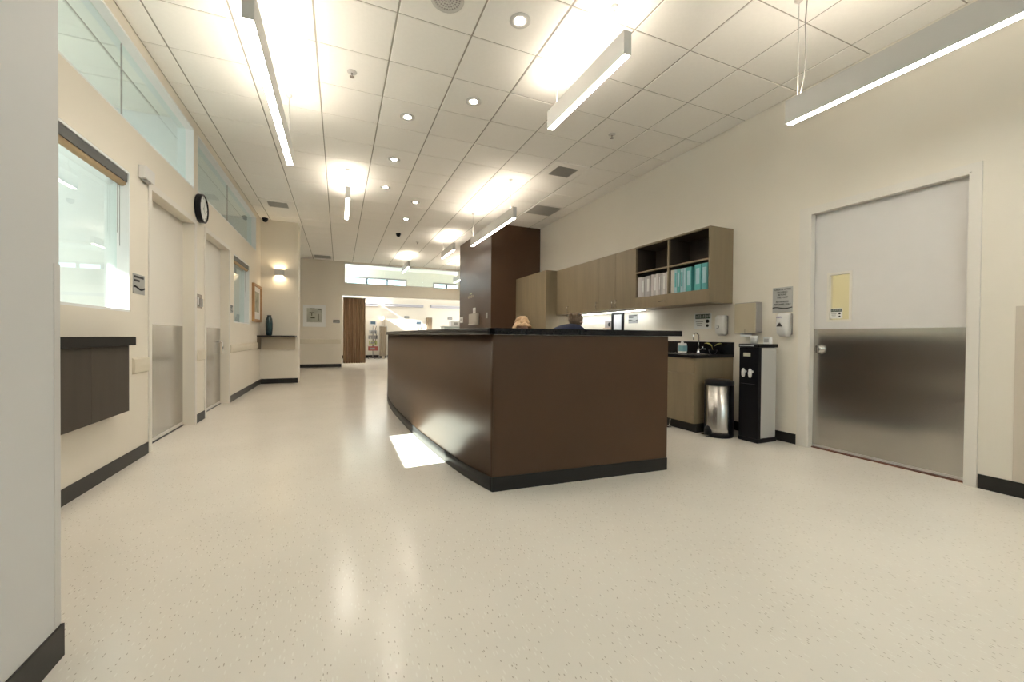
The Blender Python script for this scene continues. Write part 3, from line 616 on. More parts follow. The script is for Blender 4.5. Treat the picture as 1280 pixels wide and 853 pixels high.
e = thing('foot_pedal', 'chrome wire foot pedals at the toe kick of the sink cabinet', 'pedal', (3.76, 3.85, 0))
for dy in (0.0, 0.07): obj('pedal_arm', tube(bmn(), [(3.733, 3.80+dy, 0.105), (3.728, 3.80+dy, 0.09), (3.722, 3.80+dy, 0.05), (3.715, 3.80+dy, 0.014)], 0.006, 8), CHROME, e)
obj('pedal_plate', box(3.68, 3.735, 3.78, 3.95, 0.0, 0.012, bev=0.003), CHROME, e)
# desk counter on beyond the sink
e = thing('wall_desk', 'low wall desk running under the wall cabinets beyond the sink', 'desk', (4.06, 5.8, 0))
obj('top', box(3.76, XR, 4.507, 7.119, 0.72, 0.76), BLACK, e)
for y in (4.515, 5.8, 7.08): obj('support', box(3.80, XR, y, y+0.03, 0, 0.72), OAK, e)
# ------------------------------------------------------------------ trash can and water cooler
tx, ty = 3.935, 3.282
e = thing('step_bin', 'round steel step bin with black lid beside the water cooler', 'bin', (tx, ty, 0))
obj('body', lathe(bmn(), [(0.142, 0.04), (0.145, 0.10), (0.146, 0.58)], (tx, ty, 0), 40), BINS, e)
obj('base', lathe(bmn(), [(0.146, 0.0), (0.150, 0.008), (0.150, 0.035), (0.144, 0.045)], (tx, ty, 0), 40), BPLAS, e)
bm = bmn(); lathe(bm, [(0.149, 0.575), (0.152, 0.59), (0.150, 0.618), (0.11, 0.634), (0.02, 0.638)], (tx, ty, 0), 40); obj('lid', bm, BPLAS, e)
bm = bmn()   # black back half of the shell
for i in range(0, 24):
    a0, a1 = math.radians(262+i*10.3), math.radians(262+(i+1)*10.3); r0, r1 = 0.1465, 0.1495
    p = [(tx+r*math.cos(a), ty+r*math.sin(a)) for r, a in ((r0, a0), (r1, a0), (r1, a1), (r0, a1))]; prism(bm, p, 0.045, 0.575)
obj('back_shell', bm, BPLAS, e)
dirv = Vector((-0.985, 0.17, 0)); pc = Vector((tx, ty, 0))
bm = bmn(); ellipsoid(bm, pc+dirv*0.130+Vector((0, 0, 0.055)), (0.05, 0.05, 0.07), 16, 10); obj('pedal_housing', bm, BPLAS, e)
q = pc+dirv*0.175; obj('pedal', box(q.x-0.025, q.x+0.025, q.y-0.045, q.y+0.045, 0.018, 0.028, bev=0.004), STEEL, e)
e = thing('water_cooler', 'black and silver water cooler with two taps', 'water cooler', (4.15, 2.985, 0))
obj('base', box(4.0, 4.30, 2.868, 3.095, 0.0, 0.045, bev=0.01), BPLAS, e)
obj('front_panel', box(4.005, 4.05, 2.872, 3.090, 0.046, 1.0), BPLAS, e)
bm = bmn(); B(bm, 4.051, 4.29, 2.874, 3.088, 0.046, 1.0, bev=0.012); obj('silver_body', bm, SILV, e)
obj('top', box(3.998, 4.30, 2.866, 3.097, 1.001, 1.038, bev=0.006), BPLAS, e)
bm = bmn(); B(bm, 3.9965, 4.012, 2.92, 3.085, 1.012, 1.028); obj('badge', bm, mat('badge_grey', (0.30, 0.32, 0.34), 0.3), e)
obj('rating_label', box(4.0025, 4.005, 2.962, 3.043, 0.905, 0.943), mat('cream_label', (0.55, 0.55, 0.42), 0.5), e)
for y in (3.015, 2.938):
    tp = obj('tap', cyl(bmn(), (4.005, y, 0.745), (3.975, y, 0.745), 0.013), PLAS, e)
    bm = bmn(); lathe(bm, [(0.010, 0.0), (0.017, 0.02), (0.019, 0.05), (0.014, 0.085), (0.004, 0.095)], (3.968, y, 0.685), 14); obj('tap_lever', bm, PLAS, tp)
obj('drip_tray', box(3.985, 4.005, 2.90, 3.06, 0.60, 0.615), BPLAS, e)
# paper cups on the cooler
e = thing('paper_cup_stack', 'stack of white paper cups on the water cooler', 'cup', (4.12, 3.01, 1.038))
bm = bmn(); lathe(bm, [(0.030, 0), (0.034, 0.05), (0.036, 0.085), (0.033, 0.085), (0.03, 0.06)], (4.12, 3.01, 1.038), 18); obj('cup', bm, PAPER, e)
for k in range(2): obj('cup_rim', lathe(bmn(), [(0.034, 0), (0.037, 0.006), (0.034, 0.012)], (4.12, 3.01, 1.092+0.016*k), 18), PAPER, e)
bx = thing('tissue_pack', 'small white printed packet on the back of the water cooler', 'packet', (4.21, 2.92, 1.038))
obj('box', box(4.19, 4.235, 2.885, 2.955, 1.038, 1.112, bev=0.003), PAPER, bx); obj('print', box(4.1885, 4.19, 2.895, 2.945, 1.055, 1.095), SIGNG, bx)
# ------------------------------------------------------------------ things mounted on the right wall
e = thing('towel_dispenser', 'champagne coloured paper towel dispenser on the wall above the cooler', 'dispenser', (4.32, 3.23, 1.15))
obj('case', box(4.275, XR, 3.098, 3.365, 1.165, 1.505, bev=0.006), PLASG, e)
obj('front_cover', box(4.262, 4.275, 3.104, 3.361, 1.155, 1.497, bev=0.004), CHAMP, e)
obj('slot', box(4.2605, 4.262, 3.225, 3.228, 1.16, 1.20), INK, e)
obj('towel', box(4.285, 4.289, 3.16, 3.30, 1.115, 1.165), PAPER, e)
def soapbox(y0, y1, z0, z1, xf, lb, name='soap_dispenser'):
    e = thing(name, lb, 'dispenser', ((xf+XR)/2, (y0+y1)/2, z0)); ym = (y0+y1)/2; zm = (z0+z1)/2
    obj('back_plate', box(XR-0.025, XR, y0+0.004, y1-0.004, z0+0.02, z1-0.006, bev=0.004), PLASG, e)
    bm = bmn(); pts = []
    prof = [(0.0, 0.05), (0.03, 0.012), (0.10, 0.0), (z1-z0-0.03, 0.004), (z1-z0, 0.03)]
    rings = []
    for dz, ins in prof:
        h = (y1-y0)/2-ins*0.35; rr = []
        for k in range(9):
            a = math.pi*k/8; cx = XR-0.025 - (XR-0.025-xf-ins)*max(0, math.sin(a))**0.35
            rr.append(bm.verts.new((cx, ym+h*math.copysign(abs(math.cos(a))**0.45, math.cos(a)), z0+dz)))
        rings.append(rr)
    for p, q in zip(rings, rings[1:]):
        for i in range(8): bm.faces.new((p[i], p[i+1], q[i+1], q[i])).smooth = True
        bm.faces.new((p[8], p[0], q[0], q[8]))
    bm.faces.new(rings[0]); bm.faces.new(rings[-1]); obj('cover', bm, PLAS, e)
    return e, ym, zm
e, ym, zm = soapbox(2.757, 2.873, 1.118, 1.365, 4.244, 'white sanitizer dispenser with purple lettering beside the door')
text(e, 'PURELL', (4.2425, ym+0.005, 1.318), '-x', 0.024, PURP, width=0.062)
bm = bmn(); 
a = [bm.verts.new((4.2425, ym+dy, z)) for dy, z in ((0.036, 1.222), (-0.028, 1.222), (-0.02, 1.238), (0.004, 1.268), (0.028, 1.238))]
f = bm.faces.new(a); bmesh.ops.solidify(bm, geom=[f], thickness=0.002); obj('sight_window', bm, PLASG, e)
e, ym, zm = soapbox(3.522, 3.655, 1.128, 1.378, 4.272, 'white soap dispenser with round dial above the sink')
obj('dial', lathe(bmn(), [(0.022, 0), (0.022, 0.004), (0.016, 0.005)], (4.272, ym+0.01, 1.235), 16, (-1, 0, 0)), PLASG, e); obj('dial_mark', box(4.2655, 4.2675, ym+0.0, ym+0.03, 1.222, 1.25), PLAS, e)
def swoosh(e, c, face, w, m, th):
    rt, nm = FACE[face]; bm = bmn(); up = Vector((0, 0, 1)); n = 14; a = []
    for i in range(n+1):
        s = i/n; zz = 0.5*th*math.sin(s*2*math.pi+0.6); p = Vector(c)+rt*(w*(s-0.5))+up*zz
        a.append((bm.verts.new(p-up*th*0.35+nm*0.0008), bm.verts.new(p+up*th*0.35+nm*0.0008)))
    for p, q in zip(a, a[1:]): bm.faces.new((p[0], q[0], q[1], p[1]))
    bmesh.ops.solidify(bm, geom=list(bm.faces), thickness=0.0006); obj('swoosh', bm, m, e)
e = thing('restriction_sign', 'grey sign about surgical attire on the wall left of the steel-plated door', 'sign', (XR, 2.872, 1.38))
obj('plate', plate(bmn(), (XR, 2.872, 1.512), '-x', 0.212, 0.268, 0, 0.005), mat('pale_sign_grey', (0.46, 0.46, 0.44), 0.5), e)
for s, z, wd in (('SURGICAL ATTIRE', 1.622, 0.18), ('REQUIRED', 1.593, 0.105), ('BEYOND', 1.566, 0.085), ('THIS POINT', 1.537, 0.115), ('AUTHORIZED', 1.491, 0.135), ('PERSONNEL ONLY', 1.463, 0.18)): text(e, s, (XR-0.005, 2.872, z), '-x', 0.026, INK, width=wd)
swoosh(e, (XR-0.005, 2.872, 1.425), '-x', 0.212, INK, 0.014)
def maskposter(c, face, w, h, lb, d=0.002, name='notice_sheet'):
    e = thing(name, lb, 'sign', (c[0], c[1], c[2]-h/2)); rt, nm = FACE[face]; up = Vector((0, 0, 1)); c = Vector(c)
    obj('sheet', plate(bmn(), c, face, w, h, 0, d), PAPER, e)
    cc = c+nm*d
    obj('header_band', plate(bmn(), cc+up*h*0.30, face, w*0.88, h*0.30, 0, 0.0006), GREEN, e)
    bm = bmn()
    for i in range(8): plate(bm, cc+nm*0.0006+up*h*(0.30+0.01*((i*5) % 3-1))+rt*w*(-0.36+0.103*i), face, w*0.055, h*(0.16+0.03*((i*7) % 3)), 0, 0.0005)
    obj('header_marks', bm, SIGNG, e)
    bm = bmn()
    for k, (wd, z) in enumerate(((0.44, -0.04), (0.36, -0.16), (0.30, -0.30))): plate(bm, cc+up*h*z-rt*w*0.2, face, w*wd, h*0.05, 0, 0.0005)
    obj('text_lines', bm, SIGNG, e)
    bm = bmn(); rr = w*0.105
    for z, sc in ((-0.02, 1.0), (-0.30, 0.8)):
        pts = [cc+up*h*z+rt*w*0.27+rt*(rr*sc*math.cos(a))+up*(rr*sc*0.85*math.sin(a)) for a in [i*math.pi/8 for i in range(16)]]
        f = bm.faces.new([bm.verts.new(p+nm*0.0006) for p in pts]); bmesh.ops.solidify(bm, geom=[f], thickness=0.0004)
    obj('face_icon', bm, INK, e)
maskposter((XR, 3.905, 1.318), '-x', 0.27, 0.20, 'white notice with green header taped above the sink')
maskposter((XD-0.0, 2.392, 1.345), '-x', 0.105, 0.10, 'small green-headed notice stuck in the door vision window', name='notice_sticker')
# under the wall cabinets
e = thing('picture_card', 'small grey photo card with dark spot on the wall under the cabinets', 'card', (XR, 5.915, 1.26))
obj('card', plate(bmn(), (XR, 5.915, 1.325), '-x', 0.22, 0.12, 0, 0.003), mat('grey_photo', (0.30, 0.27, 0.26), 0.5), e)
obj('print', lathe(bmn(), [(0.035, 0), (0.035, 0.001)], (XR-0.003, 5.90, 1.322), 16, (-1, 0, 0)), INK, e)
obj('ledge', plate(bmn(), (XR, 5.935, 1.258), '-x', 0.22, 0.014, 0, 0.03), mat('tan_ledge', (0.55, 0.40, 0.28), 0.5), e)
e = thing('framed_sheet', 'black framed white sheet on the wall under the cabinets', 'frame', (XR, 5.657, 1.15)); c = (XR, 5.657, 1.335); bm = bmn()
for dy, dz, ww, hh in ((0, 0.166, 0.32, 0.032), (0, -0.166, 0.32, 0.032), (-0.137, 0, 0.046, 0.30), (0.137, 0, 0.046, 0.30)): plate(bm, (c[0], c[1]+dy, c[2]+dz), '-x', ww, hh, 0, 0.02)
obj('frame', bm, BPLAS, e); obj('sheet', plate(bmn(), c, '-x', 0.228, 0.30, 0, 0.006), mat('grey_white_sheet', (0.62, 0.63, 0.66), 0.4), e)
def swsign(c, face, w, h, lb, lines=2, name='room_sign'):
    e = thing(name, lb, 'sign', (c[0], c[1], c[2]-h/2)); rt, nm = FACE[face]; up = Vector((0, 0, 1)); cc = Vector(c)+nm*0.005
    obj('plate', plate(bmn(), c, face, w, h, 0, 0.005), SIGNG, e); bm = bmn()
    for k in range(lines): plate(bm, cc+up*h*(0.36-0.19*k)-rt*w*(0.02+0.18*k), face, w*(0.86-0.36*k), h*0.11, 0, 0.0006)
    obj('text_bars', bm, INK, e)
    swoosh(e, cc-up*h*0.20, face, w, INK, h*0.13)
swsign((XR, 5.272, 1.397), '-x', 0.22, 0.14, 'small grey sign with dark wave right of the black frame')
# ------------------------------------------------------------------ left wall things
swsign((XL, 4.52, 1.518), '+x', 0.22, 0.17, 'small grey room sign with dark wave between the window and first door')
swsign((XL, 7.83, 1.50), '+x', 0.16, 0.13, 'small grey room sign between the second door and the far window')
e = thing('wall_desk_cabinet', 'dark walnut wall-hung fold desk with black top under the big window', 'cabinet', (XL+0.05, 3.6, 0.455))
xf = XL+0.10; k = (XL+0.10)/XL
obj('body', box(XL, xf-0.019, 2.75, 4.35*k, 0.492, 1.0), WALN, e)
for a, b in ((2.75, 3.79*k), (3.79*k, 4.35*k)):
    d = obj('door', box(xf-0.018, xf, a+0.001, b-0.001, 0.49, 0.998), WALN, e)
obj('worktop', box(XL, xf+0.035, 2.70, 4.475*(XL+0.135)/XL, 1.001, 1.067), mat('black_brown_top', (0.012, 0.011, 0.010), 0.5, spec=0.12), e)
def rail(face, bm, lb): 
    return tag(obj('wall_guard_rail', bm, mat('beige_wall_guard', (0.70, 0.64, 0.52), 0.45), None), lb, 'wall guard', 'beige wall guards')
def guard(bm, y0, y1, z0, z1):
    pts = [(XL, z0), (XL+0.018, z0+0.012), (XL+0.022, (z0+z1)/2), (XL+0.018, z1-0.012), (XL, z1)]
    a = [bm.verts.new((x, y0, z)) for x, z in pts]; b = [bm.verts.new((x, y1, z)) for x, z in pts]
    bm.faces.new(a); bm.faces.new(list(reversed(b)))
    for i in range(5): bm.faces.new((a[i], a[(i+1) % 5], b[(i+1) % 5], b[i]))
    return bm
rail('+x', guard(bmn(), 4.40, 4.69, 0.745, 0.885), 'short beige wall guard between the walnut desk and first door')
rail('+x', guard(bmn(), 6.07, 6.38, 0.76, 0.90), 'short beige wall guard between the two left doors')
rail('+x', guard(bmn(), 7.73, 10.35, 0.79, 0.93), 'long beige wall guard running from second door to the corner shelf')
rail('-y', box(XL, 0.06, YF-0.02, YF, 0.80, 0.955, bev=0.006), 'beige wall guard on the far wall below the white picture')
e = thing('switch_plate', 'steel switch plate with card reader between the two left doors', 'switch', (XL, 6.19, 1.41))
obj('plate', plate(bmn(), (XL, 6.17, 1.50), '+x', 0.20, 0.17, 0, 0.006), STEEL, e); obj('rocker', plate(bmn(), (XL+0.006, 6.12, 1.50), '+x', 0.035, 0.09, 0, 0.006), PLAS, e); obj('reader', plate(bmn(), (XL+0.006, 6.22, 1.485), '+x', 0.06, 0.10, 0, 0.018), PLASG, e)
e = thing('door_operator', 'small white box on the wall above the corner of the first door', 'box', (XL, 4.66, 2.44))
obj('case', box(XL, XL+0.05, 4.52, 4.72, 2.45, 2.56, bev=0.006), PLAS, e); obj('sensor', box(XL+0.01, XL+0.045, 4.56, 4.66, 2.437, 2.455, bev=0.004), PLASG, e)
# clock
cy, cz, cr = 6.16, 2.645, 0.175
e = thing('wall_clock', 'round black rimmed wall clock above the left doors', 'clock', (XL, cy, cz-cr))
bm = bmn(); lathe(bm, [(cr-0.006, 0), (cr, 0.006), (cr, 0.058), (cr-0.006, 0.064), (cr-0.020, 0.062), (cr-0.024, 0.0)], (XL, cy, cz), 40, (1, 0, 0), loop=True); obj('rim', bm, BPLAS, e)
obj('dial', lathe(bmn(), [(cr-0.021, 0), (cr-0.021, 0.006)], (XL+0.045, cy, cz), 40, (1, 0, 0)), PAPER, e)
bm = bmn()
for kk in range(12):
    a = math.pi*kk/6; rr = cr-0.045; c = (XL+0.0512, cy+rr*math.sin(a), cz+rr*math.cos(a)); text(e, str(kk or 12), (XL+0.051, c[1], c[2]), '+x', 0.034, INK, 'numeral')
def hand(ang, ln, wd):
    b = bmn(); p = [(-wd, -0.02), (wd, -0.02), (wd*0.6, ln), (-wd*0.6, ln)]; s, c = math.sin(ang), math.cos(ang)
    f = b.faces.new([b.verts.new((XL+0.054, cy+x*c+y*s, cz-x*s+y*c)) for x, y in p]); bmesh.ops.solidify(b, geom=[f], thickness=0.0015); return b
obj('hour_hand', hand(2.4, 0.075, 0.005), INK, e); obj('minute_hand', hand(0.5, 0.115, 0.004), INK, e)
# wooden framed picture on the left wall
e = thing('framed_picture', 'wood framed picture on the left wall by the corner shelf', 'picture', (XL, 9.95, 1.33)); y0, y1, z0, z1 = 9.50, 10.34, 1.36, 2.13; fw = 0.05; bm = bmn(); OAKF = mat('honey_oak_frame', (0.42, 0.24, 0.10), 0.45, noise=0.1)
for a, b, c, d in ((y0, y0+fw, z0, z1), (y1-fw, y1, z0, z1), (y0+fw, y1-fw, z1-fw, z1), (y0+fw, y1-fw, z0, z0+fw)): B(bm, XL, XL+0.045, a, b, c, d)
obj('frame', bm, OAKF, e); obj('mat_board', box(XL, XL+0.020, y0+fw, y1-fw, z0+fw, z1-fw), PAPER, e)
obj('print', box(XL+0.02, XL+0.0212, y0+0.18, y1-0.18, z0+0.2, z1-0.15), mat('sage_print', (0.36, 0.37, 0.29), 0.6, noise=0.4, nscale=6), e)
# pier: shelf, vase, sconce
e = thing('corner_shelf', 'wall shelf with dark top and apron in the left corner', 'shelf', (-1.25, 10.3, 0.745))
obj('top', box(XL+0.001, -0.885, 10.03, 10.449, 1.045, 1.078, bev=0.003), mat('espresso_top', (0.025, 0.018, 0.014), 0.35), e)
obj('apron', box(XL+0.03, -0.91, 10.40, 10.449, 0.76, 1.044), mat('beige_apron', (0.60, 0.52, 0.40), 0.5), e)
obj('side_bracket', box(XL+0.001, XL+0.022, 10.06, 10.40, 0.78, 1.044), OAK, e)
tag(obj('vase', lathe(bmn(), [(0.045, 0), (0.055, 0.01), (0.068, 0.13), (0.070, 0.25), (0.060, 0.36), (0.040, 0.40), (0.042, 0.44), (0.034, 0.44), (0.030, 0.40), (0.05, 0.34)], (-1.405, 10.24, 1.078), 28), mat('dark_teal_ceramic', (0.012, 0.035, 0.042), 0.25, noise=0.5, nscale=24, bump=0.6, bscale=30)), 'tall dark teal vase standing on the corner shelf', 'vase')
e = thing('wall_sconce', 'glowing box sconce on the short wall above the corner shelf', 'wall lamp', (-1.225, 10.40, 2.40)); x0, x1, y0, y1 = -1.315, -1.14, 10.32, 10.449; bm = bmn(); tt = 0.006
for a, b, c, d in ((x0, x1, y0, y0+tt), (x0, x0+tt, y0+tt, y1), (x1-tt, x1, y0+tt, y1), (x0+tt, x1-tt, y1-tt, y1)): B(bm, a, b, c, d, 2.405, 2.548)
obj('housing', bm, ALU, e); obj('up_lens', box(x0+0.02, x1-0.02, y0+0.02, y1-0.02, 2.50, 2.505), SCON, e); obj('down_lens', box(x0+0.02, x1-0.02, y0+0.02, y1-0.02, 2.43, 2.435), SCON, e)
# far wall picture and sign
e = thing('framed_picture', 'white framed small print on the far wall left of the curtain', 'picture', (-0.76, YF, 1.37)); bm = bmn(); c = (-0.765, YF, 1.737); rt = Vector((1, 0, 0))
for dx, dz, ww, hh in ((0, 0.31, 0.68, 0.11), (0, -0.29, 0.68, 0.15), (-0.285, 0.02, 0.11, 0.51), (0.285, 0.02, 0.11, 0.51)): plate(bm, (c[0]+dx, c[1], c[2]+dz), '-y', ww, hh, 0, 0.04)
obj('frame', bm, WHITE, e); obj('print', plate(bmn(), (c[0], c[1], c[2]+0.02), '-y', 0.46, 0.51, 0, 0.02), mat('grey_green_print', (0.47, 0.48, 0.42), 0.6, noise=0.25, nscale=4), e)
bm = bmn()
for dx, dz, ww, hh in ((-0.06, 0.22, 0.14, 0.025), (0.16, 0.20, 0.09, 0.03), (-0.08, 0.09, 0.14, 0.02), (-0.08, 0.03, 0.03, 0.10), (-0.05, -0.08, 0.13, 0.05), (0.13, -0.06, 0.02, 0.22)): plate(bm, (c[0]+dx, c[1]-0.02, c[2]+0.02+dz), '-y', ww, hh, 0, 0.001)
obj('print_marks', bm, mat('dark_olive_ink', (0.07, 0.07, 0.035), 0.6), e)
swsign((-0.085, YF, 1.567), '-y', 0.22, 0.11, 'tiny room sign on the far wall beside the curtain', 1)
# on the brown column
e = thing('switch_plate', 'white switch plate high on the brown column', 'switch', (3.14, 9.81, 1.67)); obj('plate', plate(bmn(), (3.14, 9.81, 1.74), '-x', 0.20, 0.145, 0, 0.008), PLAS, e); obj('toggle', plate(bmn(), (3.132, 9.81, 1.74), '-x', 0.05, 0.06, 0, 0.008), PLASG, e)
e = thing('wall_panel_box', 'square grey flush box on the brown column below the switch', 'box', (3.14, 9.78, 1.38)); obj('case', plate(bmn(), (3.14, 9.78, 1.525), '-x', 0.70, 0.285, 0, 0.05), mat('taupe_enamel', (0.34, 0.30, 0.25), 0.3), e); obj('lid', plate(bmn(), (3.09, 9.80, 1.525), '-x', 0.60, 0.24, 0, 0.008), mat('taupe_enamel_lid', (0.37, 0.33, 0.28), 0.3), e); obj('lip', plate(bmn(), (3.09, 9.80, 1.40), '-x', 0.55, 0.02, 0.008, 0.03), ALU, e)
e = thing('phone_jack', 'slim pale outlet at the near edge of the brown column', 'outlet', (3.14, 8.86, 1.54)); obj('plate', plate(bmn(), (3.14, 8.86, 1.58), '-x', 0.09, 0.13, 0, 0.01), SIGNG, e); obj('socket', plate(bmn(), (3.13, 8.86, 1.58), '-x', 0.035, 0.05, 0, 0.003), PLASG, e)
e = thing('phone_jack', 'slim white outlet at the far edge of the brown column', 'outlet', (3.14, 10.95, 1.47)); obj('plate', plate(bmn(), (3.14, 10.93, 1.55), '-x', 0.22, 0.16, 0, 0.03), PLAS, e); obj('socket', plate(bmn(), (3.11, 10.93, 1.55), '-x', 0.08, 0.06, 0, 0.003), PLASG, e)
e = thing('column_lettering', 'small faint raised marks on the brown column above the switch', 'sign', (3.14, 10.13, 2.08)); bm = bmn()
for i in range(5): plate(bm, (3.14, 10.33-0.10*i, 2.12), '-x', 0.045, 0.06+0.02*(i % 2), 0, 0.004)
obj('marks', bm, mat('bronze_marks', (0.26, 0.20, 0.12), 0.35), e); obj('leaf_mark', plate(bmn(), (3.14, 10.12, 2.20), '-x', 0.20, 0.04, 0, 0.004), mat('olive_mark', (0.25, 0.24, 0.10), 0.35), e)
# corner guard on the right and the near left corner
CG = mat('beige_sheet_guard', (0.62, 0.55, 0.46), 0.45)
tag(obj('wall_sheet_guard', box(XR-0.004, XR, -0.4, 1.239, 0.107, 1.337, bev=0.0015), CG), 'beige protective wall sheet at the right edge of the photo', 'wall guard')
bm = bmn(); prism(bm, [(-0.86, 1.812), (-0.8585, 1.812), (-0.8585, 1.843), (-0.90, 1.843), (-0.90, 1.84), (-0.86, 1.84)], 0.115, 1.32)
tag(obj('corner_guard', bm, mat('pale_corner_guard', (0.70, 0.68, 0.66), 0.35)), 'pale angled corner guard on the near left wall edge', 'corner guard')
# ================================================================== PEOPLE AND CHAIRS
def office_chair(x, y, ang, lb):
    e = thing('office_chair', lb, 'chair', (x, y, 0), None); FAB = mat('charcoal_fabric', (0.03, 0.03, 0.033), 0.8)
    obj('seat', box(x-0.23, x+0.23, y-0.22, y+0.22, 0.395, 0.455, bev=0.02), FAB, e); c, s = math.cos(ang), math.sin(ang)
    bm = box(-0.20, 0.20, -0.27, -0.225, 0.55, 0.88, bev=0.015); bmesh.ops.rotate(bm, verts=bm.verts, cent=(0, 0, 0), matrix=Matrix.Rotation(ang, 3, 'Z')); bmesh.ops.translate(bm, verts=bm.verts, vec=(x, y, 0)); obj('backrest', bm, FAB, e)
    bm = tube(bmn(), [(0, -0.15, 0.39), (0, -0.29, 0.41), (0, -0.30, 0.60)], 0.015); bmesh.ops.rotate(bm, verts=bm.verts, cent=(0, 0, 0), matrix=Matrix.Rotation(ang, 3, 'Z')); bmesh.ops.translate(bm, verts=bm.verts, vec=(x, y, 0)); obj('back_stem', bm, BPLAS, e)
    obj('post', cyl(bmn(), (x, y, 0.09), (x, y, 0.396), 0.025), CHROME, e)
    for k in range(5):
        a = k*2*math.pi/5+0.3; lg = obj('leg', tube(bmn(), [(x, y, 0.10), (x+0.27*math.cos(a), y+0.27*math.sin(a), 0.065)], [0.022, 0.014]), BPLAS, e)
        obj('caster', cyl(bmn(), (x+0.27*math.cos(a)-0.012*math.sin(a), y+0.27*math.sin(a)+0.012*math.cos(a), 0.028), (x+0.27*math.cos(a)+0.012*math.sin(a), y+0.27*math.sin(a)-0.012*math.cos(a), 0.028), 0.028, n=14), BPLAS, lg)
def skinmesh(joints, edges, rad, root, sub=2):
    me = bpy.data.meshes.new('s'); me.from_pydata(joints, edges, []); o = bpy.data.objects.new('s', me); C.objects.link(o)
    o.modifiers.new('k', 'SKIN'); sv = me.skin_vertices[0].data
    for i, r in enumerate(rad): sv[i].radius = (r, r) if not isinstance(r, tuple) else r; sv[i].use_root = (i == root)
    m = o.modifiers.new('d', 'SUBSURF'); m.levels = sub; m.render_levels = sub
    bpy.context.view_layer.update()
    r = bpy.data.meshes.new_from_object(o.evaluated_get(bpy.context.evaluated_depsgraph_get())); bpy.data.objects.remove(o); bm = bmn(); bm.from_mesh(r); bpy.data.meshes.remove(r)
    for f in bm.faces: f.smooth = True
    return bm
